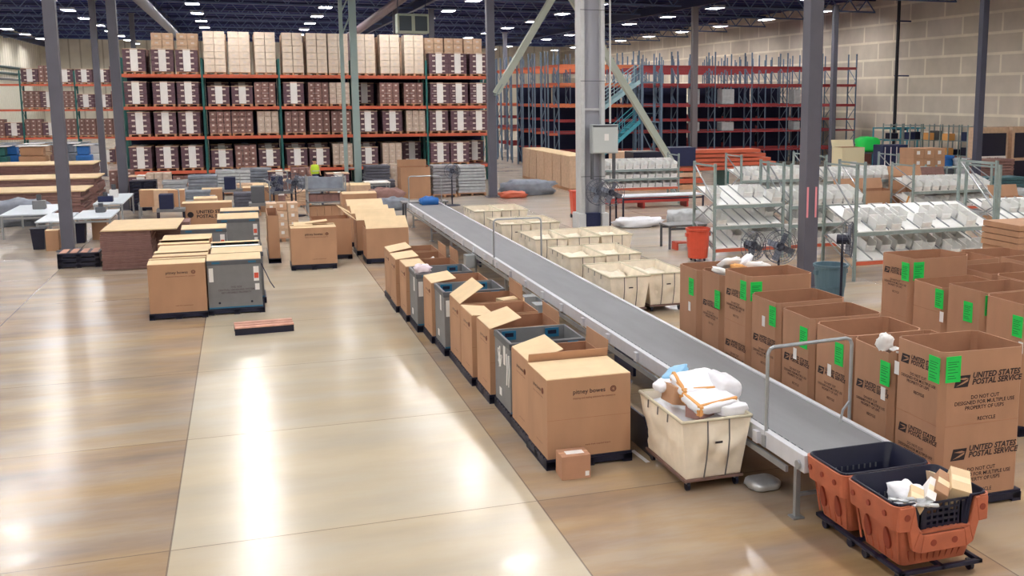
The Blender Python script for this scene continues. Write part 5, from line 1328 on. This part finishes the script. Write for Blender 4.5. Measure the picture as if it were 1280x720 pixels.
# ------------------------------------------------------------------ sorting racks with white bins
binmesh = {}
def bin_proto():
    k = MB(); w, d, h, th = .30, .40, .26, .008
    k.box(0, w, 0, d, 0, th); k.box(0, th, 0, d, 0, h); k.box(w-th, w, 0, d, 0, h); k.box(0, w, d-th, d, 0, h)
    k.box(0, w, 0, th, 0, h*.55); k.bar((0, .004, h*.55), (w, .004, h*.55), .018); k.box(-.006, w+.006, d-.01, d+.006, h-.02, h); k.box(-.008, .006, 0, d, h-.02, h); k.box(w-.006, w+.008, 0, d, h-.02, h)
    k.box(w*.3, w*.7, -.006, 0, h*.15, h*.45, 1)
    o = k.build('sorting_bin', [BINW, WHITE]); o['category'] = 'bin'; return o
BP = Proto(bin_proto); bincount = [0]
def sort_rack(label, x, y, w, d=1.3, h=2.35, levels=(.45, 1.05, 1.65), tilt=12, short='', fill=.9, rz=0, nb=None, trays=True):
    t = thing('sorting_rack', label, 'rack', (x, y, 0), rz)
    for xx in (0, w):
        k = MB(); k.box(xx-.035, xx+.035, 0, .07, 0, h); k.box(xx-.035, xx+.035, d-.07, d, 0, h*1.0)
        k.box(xx-.02, xx+.02, 0, d, h-.1, h-.05)
        k.build('upright_frame', UPS, t)
        k = MB(); k.bar((xx, .05, .3), (xx, d-.05, 1.0), .03); k.bar((xx, d-.05, 1.0), (xx, .05, 1.7), .03); k.bar((xx, .05, 1.7), (xx, d-.05, h-.1), .03); k.build('lacing', STEEL, t)
    tt = math.tan(R(tilt)); n = nb or max(2, int(w/.34)); sp_ = (w-.1)/n
    rr_ = random.Random(int(abs(x)*13+y*7))
    for li, z in enumerate(levels):
        for yy, zz in ((.0, z), (d-.05, z+d*tt)): MB().box(.03, w-.03, yy, yy+.05, zz-.09, zz).build('beam', BEAM if li == 0 else UPS, t)
        Mx = Matrix.Translation((0, 0, z)) @ Matrix.Rotation(R(tilt), 4, 'X')
        MB().box(.04, w-.04, .02, d/math.cos(R(tilt))-.02, .0, .02, 0, Mx).build('tray', mat('white_tray', (232, 232, 230), .5, var=.05), t)
        k = MB()
        for j in range(n+1): xx = .05+j*sp_; k.box(xx-.006, xx+.006, .02, d/math.cos(R(tilt))-.02, .02, .06, 0, Mx)
        k.build('lane_divider', STEEL, t)
        for j in range(n):
            for r_ in range(2 if d > 1.0 else 1):
                if rr_.random() > fill: continue
                if bincount[0] >= 290: continue
                bincount[0] += 1
                u = .05+j*sp_+(sp_-.30)/2; v = .06+r_*.46
                Rz = Matrix.Rotation(rz, 4, 'Z'); P_ = Matrix.Translation((x, y, 0)) @ Rz @ Mx @ Vector((u, v, .022))
                o = BP.put(P_, rz, f'white bin, {ORD[min(j,15)]} from left, {["bottom", "middle", "top", "highest"][li]} tray {["front", "back"][r_]} row, {short}')
                o.rotation_euler = (R(tilt), 0, rz); o['category'] = 'bin'
    return t
def up(px_, py_): return at(px_, py_)
# far bank of bins right of the white column
q = at(752, 258); sort_rack('wide rack of white bins right of the big white column', q.x, q.y, 3.6, 1.3, 2.2, (.75, 1.15, 1.55), 10, 'rack right of white column', 1)
q = at(730, 262); o = MB(); k = MB(); k.box(0, 4.6, 0, .9, 0, .35); 
t = thing('red_conveyor_bed', 'low red conveyor bed in front of the bin rack by the white column', 'conveyor', (q.x+.6, q.y-.4, .1)); MB().box(0, 4.0, 0, .7, .15, .35).build('side_frame', REDM, t); MB().box(0, 4.0, .05, .65, .35, .37).build('rollers', STEEL, t); [MB().box(a, a+.08, 0, .7, -.1, .15).build('leg', REDM, t) for a in (0, 1.9, 3.9)]
q = at(778, 277); table('long white folding table in front of the bin rack', q.x, q.y, 3.4, .9, .95, TBLW, leg=NAVY)
# row 1 (nearest) and row 2 racks, positions from where their frames meet the floor
q = at(893, 327)
RX = [(q.x, q.y, 2.3, 'leftmost near rack'), (q.x+2.75, q.y-.6, 2.5, 'near rack behind the thick grey column')]
sort_rack('leftmost near sorting rack of white bins behind the orange drum', q.x, q.y, 2.2, 1.5, 2.8, (.35, 1.0, 1.6), 16, 'leftmost near rack', .35)
sort_rack('near sorting rack of white bins left of the thick grey column', q.x+2.45, q.y, 2.5, 1.5, 2.75, (.35, .95, 1.50), 16, 'near rack left of thick column', .75)
q2 = at(1068, 352)
sort_rack('near sorting rack of white bins right of the thick grey column', q2.x, q2.y, 4.3, 1.6, 3.0, (.5, 1.25), 18, 'near rack right of thick column', .55, nb=9)
q3 = at(1245, 330)
sort_rack('sorting rack of white bins at the right edge', q3.x, q3.y, 2.5, 1.5, 2.8, (.5, 1.2), 18, 'right edge rack', .5)
q = at(926, 275); sort_rack('second line sorting rack behind the leftmost near one', q.x, q.y, 3.0, 1.4, 2.5, (.9, 1.5), 14, 'second line left rack', 1)
q = at(985, 278); sort_rack('second line sorting rack behind the thick grey column', q.x+1.6, q.y, 3.2, 1.4, 2.5, (.9, 1.5), 14, 'rack behind the thick column', 1)
q = at(1140, 285); sort_rack('second line sorting rack before the brown cage shelves', q.x, q.y, 3.4, 1.4, 2.3, (.7, 1.3), 16, 'second line right rack', 1)
# drums and bins
def drum(name, label, loc, m, r_=.30, h=.80, wheels=True):
    t = thing(name, label, 'waste bin', loc); z0 = .10 if wheels else 0
    MB().lathe([(0, z0), (r_*.82, z0), (r_*.88, z0+h*.35), (r_*.91, z0+h*.36), (r_*.98, z0+h*.92), (r_*1.06, z0+h*.93), (r_*1.06, z0+h), (r_*.94, z0+h), (r_*.80, z0+.05), (0, z0+.05)], 26).build('barrel', m, t, smooth=False)
    for s_ in (-1, 1): MB().box(s_*r_*1.02-.03, s_*r_*1.02+.03, -.06, .06, z0+h*.72, z0+h*.84).build('handle', m, t)
    if wheels:
        for a in range(4): q = MB(); c_, s_ = math.cos(a*1.57+.8)*r_*.6, math.sin(a*1.57+.8)*r_*.6; q.tube((c_-.015, s_, .05), (c_+.015, s_, .05), .045, 12); q.build('caster', NAVY, t)
    return t
drum('orange_drum', 'round orange plastic waste drum behind the farthest postal box', at(872, 326), REDO, .34, .86)
drum('blue_grey_drum', 'round blue-grey drum just right of the thick grey column', at(1037, 378), mat('slate_blue_plastic', (84, 112, 126), .5), .38, .8)
t = thing('red_wheeled_bin', 'tall narrow red-orange wheeled bin left of the big white column', 'waste bin', tuple(at(720, 272)))
MB().lathe([(.22, .12), (.29, 1.0), (.31, 1.02), (.27, 1.02), (.2, .15)], 4, M=Matrix.Rotation(R(45), 4, 'Z')).build('bucket', REDO, t); MB().box(-.24, .24, -.24, .26, 1.02, 1.07).build('lid', REDO, t, bevel=.015)
for s_ in (-.16, .16): MB().tube((s_-.03, .1, .08), (s_+.03, .1, .08), .08, 14).build('wheel', NAVY, t)
q = at(836, 312); table('grey low table beside the orange drum', q.x, q.y, 1.3, .8, .75, GREYP, leg=GREYD)
k = MB(); k.blob((0, 0, .3), (1.5, .8, .62), .5, .15, 4, 26, 12); o = k.build('wrapped_bundle', WRAP, smooth=True); o.location = (at(860, 283).x, at(860, 283).y, 0.02); tag(o, 'clear wrapped bundle behind the low table by the orange drum', 'bundle')
t = thing('step_stool', 'small orange step under the low table by the orange drum', 'step', tuple(at(846, 313))); MB().box(0, .6, 0, .4, .2, .24).build('step_top', REDO, t); [MB().box(a, a+.05, 0, .4, 0, .2).build('leg', REDO, t) for a in (0, .55)]
pedestal_fan('black round fan right of the orange drum behind the postal boxes', at(940, 356), .3, .36, 1.0)
pedestal_fan('second black fan, touching the one right of the orange drum', at(974, 358), -.2, .42, 1.0)
pedestal_fan('tall grey fan on a black stand beside the blue-grey drum', at(1056, 385), .9, .40, 1.55)
# red beams piled on a stand in the back
q = at(905, 250)
t = thing('beam_stack', 'pile of spare orange rack beams behind the white bins', 'beams', (q.x, q.y+6, 0)); 
for i in range(5): MB().box(0+.2*(i % 2), 6.2-.3*i, i*.02, 1.2, .9+i*.22, .9+i*.22+.17).build('beam_layer', BEAM, t)
for a in (.4, 3, 5.6): MB().box(a, a+.15, 0, 1.2, 0, .9).build('stand', UPG, t)
q = at(812, 252)
t = thing('beam_stack', 'low pile of orange beams and dark goods right of the white bin rack', 'beams', (q.x+1, q.y+5, 0)); [MB().box(0, 4, .2*i, 2.2, .3*i, .3*i+.22).build('beam_layer', [WOOD, BEAM, CARDT][i % 3], t) for i in range(4)]; MB().box(.3, 1.8, .5, 1.8, 1.15, 1.9).build('dark_crate', NAVY, t); MB().box(2.3, 3.7, .5, 1.8, 1.15, 2.1).build('dark_crate', DKBLUE, t)
# cartons between the racks on the right
for i, (px_, py_, w, h, m_, lab) in enumerate(((1062, 282, 2.1, 1.1, CARD, 'large brown carton behind the near right sorting rack'), (1130, 277, 1.5, 1.5, CARD, 'brown carton with open top left of the green upright'), (1150, 262, 2.0, 1.3, CARDK, 'darker brown carton behind the green upright'), (1210, 265, 1.2, .5, REDO, 'orange box at the foot of the dark right column'), (1262, 300, 1.2, 1.2, CARD, 'brown carton behind the rack at the right edge'), (1052, 228, 1.4, 1.9, mat('cream_panel_box', (226, 214, 178), .7), 'cream panelled box behind the sorting racks'))):
    p_ = at(px_, py_); t = thing('bulk_carton', lab, 'box', (p_.x, p_.y, .14 if m_ is CARD else 0))
    carton_shell(t, w, 1.1, h, m_); flap(t, 'b', w, 1.1, h, .4, -20, m_); k = MB(); k.box(w*.35, w*.65, -.005, -.001, h*.4, h*.6); k.build('label', WHITE, t)
    if m_ is CARD: pallet(w+.05, 1.15, (p_.x-.02, p_.y-.02, 0), 'wooden pallet under the ' + lab, None, 'wood')
t = thing('pallet_jack', 'orange hand pallet truck beside the brown open carton', 'pallet truck', tuple(at(1116, 291))); MB().box(0, .16, 0, 1.1, .12, .2).build('fork', TAPE, t); MB().box(.4, .56, 0, 1.1, .12, .2).build('fork', TAPE, t); MB().box(.1, .46, -.25, 0, .1, .7).build('pump_body', TAPE, t, bevel=.02); MB().bar((.28, -.12, .7), (.28, -.45, 1.3), .04).build('handle', TAPE, t); MB().tube((.2, -.2, .09), (.36, -.2, .09), .09, 14).build('wheel', NAVY, t)
t = thing('red_cabinet_bench', 'long red tool bench with a pale top behind the near right rack', 'bench', (at(1086, 268).x, at(1086, 268).y, 0)); MB().box(0, 2.6, 0, .9, 0, .8).build('cabinet', REDM, t, bevel=.01); MB().box(-.1, 2.8, -.1, 1.0, .8, .86).build('bench_top', TBLW, t); [MB().box(.1+i*.85, .8+i*.85, -.02, 0, .1+j*.35, .38+j*.35).build('drawer', REDM, t) for i in range(3) for j in range(2)]
t = thing('tall_tower', 'black tall cabinet with white door edges behind the racks, near the wall', 'cabinet', (at(1102, 235).x, at(1102, 235).y, 0)); MB().box(0, 1.5, 0, .9, 0, 2.2).build('body', DKBLUE, t, bevel=.01); [MB().box(.1+i*.35, .14+i*.35, -.02, 0, .1, 2.1).build('edge_strip', WHITE, t) for i in range(3)]
k = MB(); k.blob((0, 0, .5), (1.5, 1.0, .9), .5, .1, 3); o = k.build('green_cover', LGRN, smooth=True); o.location = (at(1083, 216).x, at(1083, 216).y, 1.25); tag(o, 'bright green plastic cover above the clutter left of the black cabinet', 'cover')
t = thing('machine_stand', 'grey machine stand under the bright green cover', 'stand', (o.location.x-.6, o.location.y-.4, 0)); MB().box(0, 1.2, 0, .8, 1.2, 1.28).build('platform', GREYD, t); [MB().box(a, a+.06, b_, b_+.06, 0, 1.2).build('leg', GREYD, t) for a in (0, 1.14) for b_ in (0, .74)]
drum('blue_barrel', 'bright blue plastic barrel among the cage shelves', at(1177, 236), BLUE, .52, 1.7, False)
drum('grey_barrel', 'pale grey barrel right of the bright blue one', at(1200, 237), WRAP, .42, 1.6, False)
# cage shelving along the block wall
def shelf_unit(label, x, y, w, h=2.6, n=4, seed=0, items=True):
    sl = label.replace('the ', '').replace(' along block wall', ' by the wall').replace(' along the block wall', ' by the wall').replace('before wall shelves', 'before wall')
    t = thing('shelf_unit', label, 'shelf', (x, y, 0)); r_ = random.Random(seed)
    for a in (0, w):
        for b_ in (0, .8): MB().box(a-.03, a+.03, b_-.03, b_+.03, 0, h).build('post', UPS, t)
    for i in range(n): MB().box(0, w, 0, .8, .3+i*(h-.4)/(n-1)-.02, .3+i*(h-.4)/(n-1)+.02).build('shelf_board', UPS, t)
    if items:
        for i in range(n-1):
            xx = .05; z = .3+i*(h-.4)/(n-1)+.021; c = 0
            while xx < w-.4:
                ww = r_.uniform(.3, .6); hh = r_.uniform(.25, .55); mi_ = r_.randrange(7); m_ = [CARD, NAVY, WHITE, BLUE, TAPE, GREYD, DKBLUE][mi_]
                k = MB(); k.box(0, ww, 0, .55, 0, hh); o = k.build('storage_box', m_, None, bevel=.02); o.location = (x+xx, y+.1, z)
                tag(o, f'{["brown", "black", "white", "blue", "orange", "grey", "navy"][mi_]} box, {ORD[c]} from left, {["bottom", "middle", "upper", "top"][i]} level, {sl}', 'storage box')
                xx += ww+r_.uniform(.03, .25); c += 1
    return t
sy = 55
for i, px_ in enumerate((1112, 1136, 1160, 1184, 1208)):
    p_ = atY(px_, 200, sy-i*1.1)
    shelf_unit(f'the {["leftmost", "second", "third", "fourth", "rightmost"][i]} grey cage shelf along the block wall', p_.x, p_.y, .95 if i < 4 else 1.4, 3.0, 4, i)
for i in range(3):
    p_ = at(1108+i*37, 248); shelf_unit(f'the low {["left", "middle", "right"][i]} shelf before the wall shelves', p_.x, p_.y, 1.05, 1.5, 3, 20+i)
# orange carton crates
p_ = at(1140, 240); carton_cube('block of orange-brown cartons among the shelves by the blue barrel', p_.x, p_.y, 3, 2, 4, (.62, .6, .5), True, CARD)
# black lockers with a white sign
for i, (px_, top, lab) in enumerate(((1248, 0, 'left black wall cabinet with an arched front and a white sign'), (1270, 0, 'right black wall cabinet cut by the right edge'))):
    p_ = atY(px_, 240, 44.0); x = 36.6+i*2.15-1.0
    t = thing('black_cabinet', lab, 'cabinet', (x, 44, 0)); MB().box(0, 1.9, 0, .8, 0, 3.1).build('body', CARDT, t, bevel=.01)
    q = MB(); 
    for zz in ((.15, 1.35), (1.5, 2.8)): q.box(.15, 1.75, -.03, 0, zz[0], zz[1])
    q.build('door', NAVY, t, bevel=.04)
    if i == 0: MB().box(.05, 1.75, -.06, -.031, 1.25, 1.62).build('sign_board', WHITE, t); put_text(t, 'STAGE', .26, INK, 'front', (.9, -.065, 1.36), 'sign_words')
# wire heaps and pallets right
wrapped('grey mesh wrapped pallet load at the right edge behind the rack', 1238, 275, 2.4, 1.3, 1.1, WRAP, 31)
wrapped('teal wrapped pallet before the black wall cabinets', 1228, 250, 2.6, 1.3, 1.0, mat('teal_dim', (60, 96, 104), .6, var=.2), 32)
wrapped('pinkish pallet load behind the teal wrapped one', 1222, 240, 2.2, 1.2, 1.6, CARDK, 33)
k = MB(); k.blob((0, 0, .3), (2.6, 1.0, .6), .6, .2, 12, 24, 10); o = k.build('blue_tarp', DKBLUE, smooth=True); o.location = at(1192, 254); tag(o, 'dark blue tarpaulin heap left of the dark right column', 'tarpaulin')
# teal machinery near the left end of the block wall
t = thing('teal_cage', 'teal steel cage frame before the right end of the empty racks', 'cage', (at(1034, 205).x, 56.5, 0))
for a in (0, 1.3, 2.6, 3.9):
    for b_ in (0, 1.1): MB().box(a-.04, a+.04, b_-.04, b_+.04, 0, 2.7).build('post', TEAL, t)
for z in (.6, 1.2, 1.9, 2.65):
    k = MB(); k.box(0, 3.9, -.03, .03, z-.04, z+.04); k.box(0, 3.9, 1.07, 1.13, z-.04, z+.04); k.build('rail', TEAL, t)
MB().box(0, 3.9, 0, 1.1, 1.2, 1.26).build('platform', TEAL, t)
w = bpy.data.worlds.new('world'); S.world = w; w.use_nodes = True; w.node_tree.nodes['Background'].inputs[0].default_value = (.5, .55, .7, 1); w.node_tree.nodes['Background'].inputs[1].default_value = .05
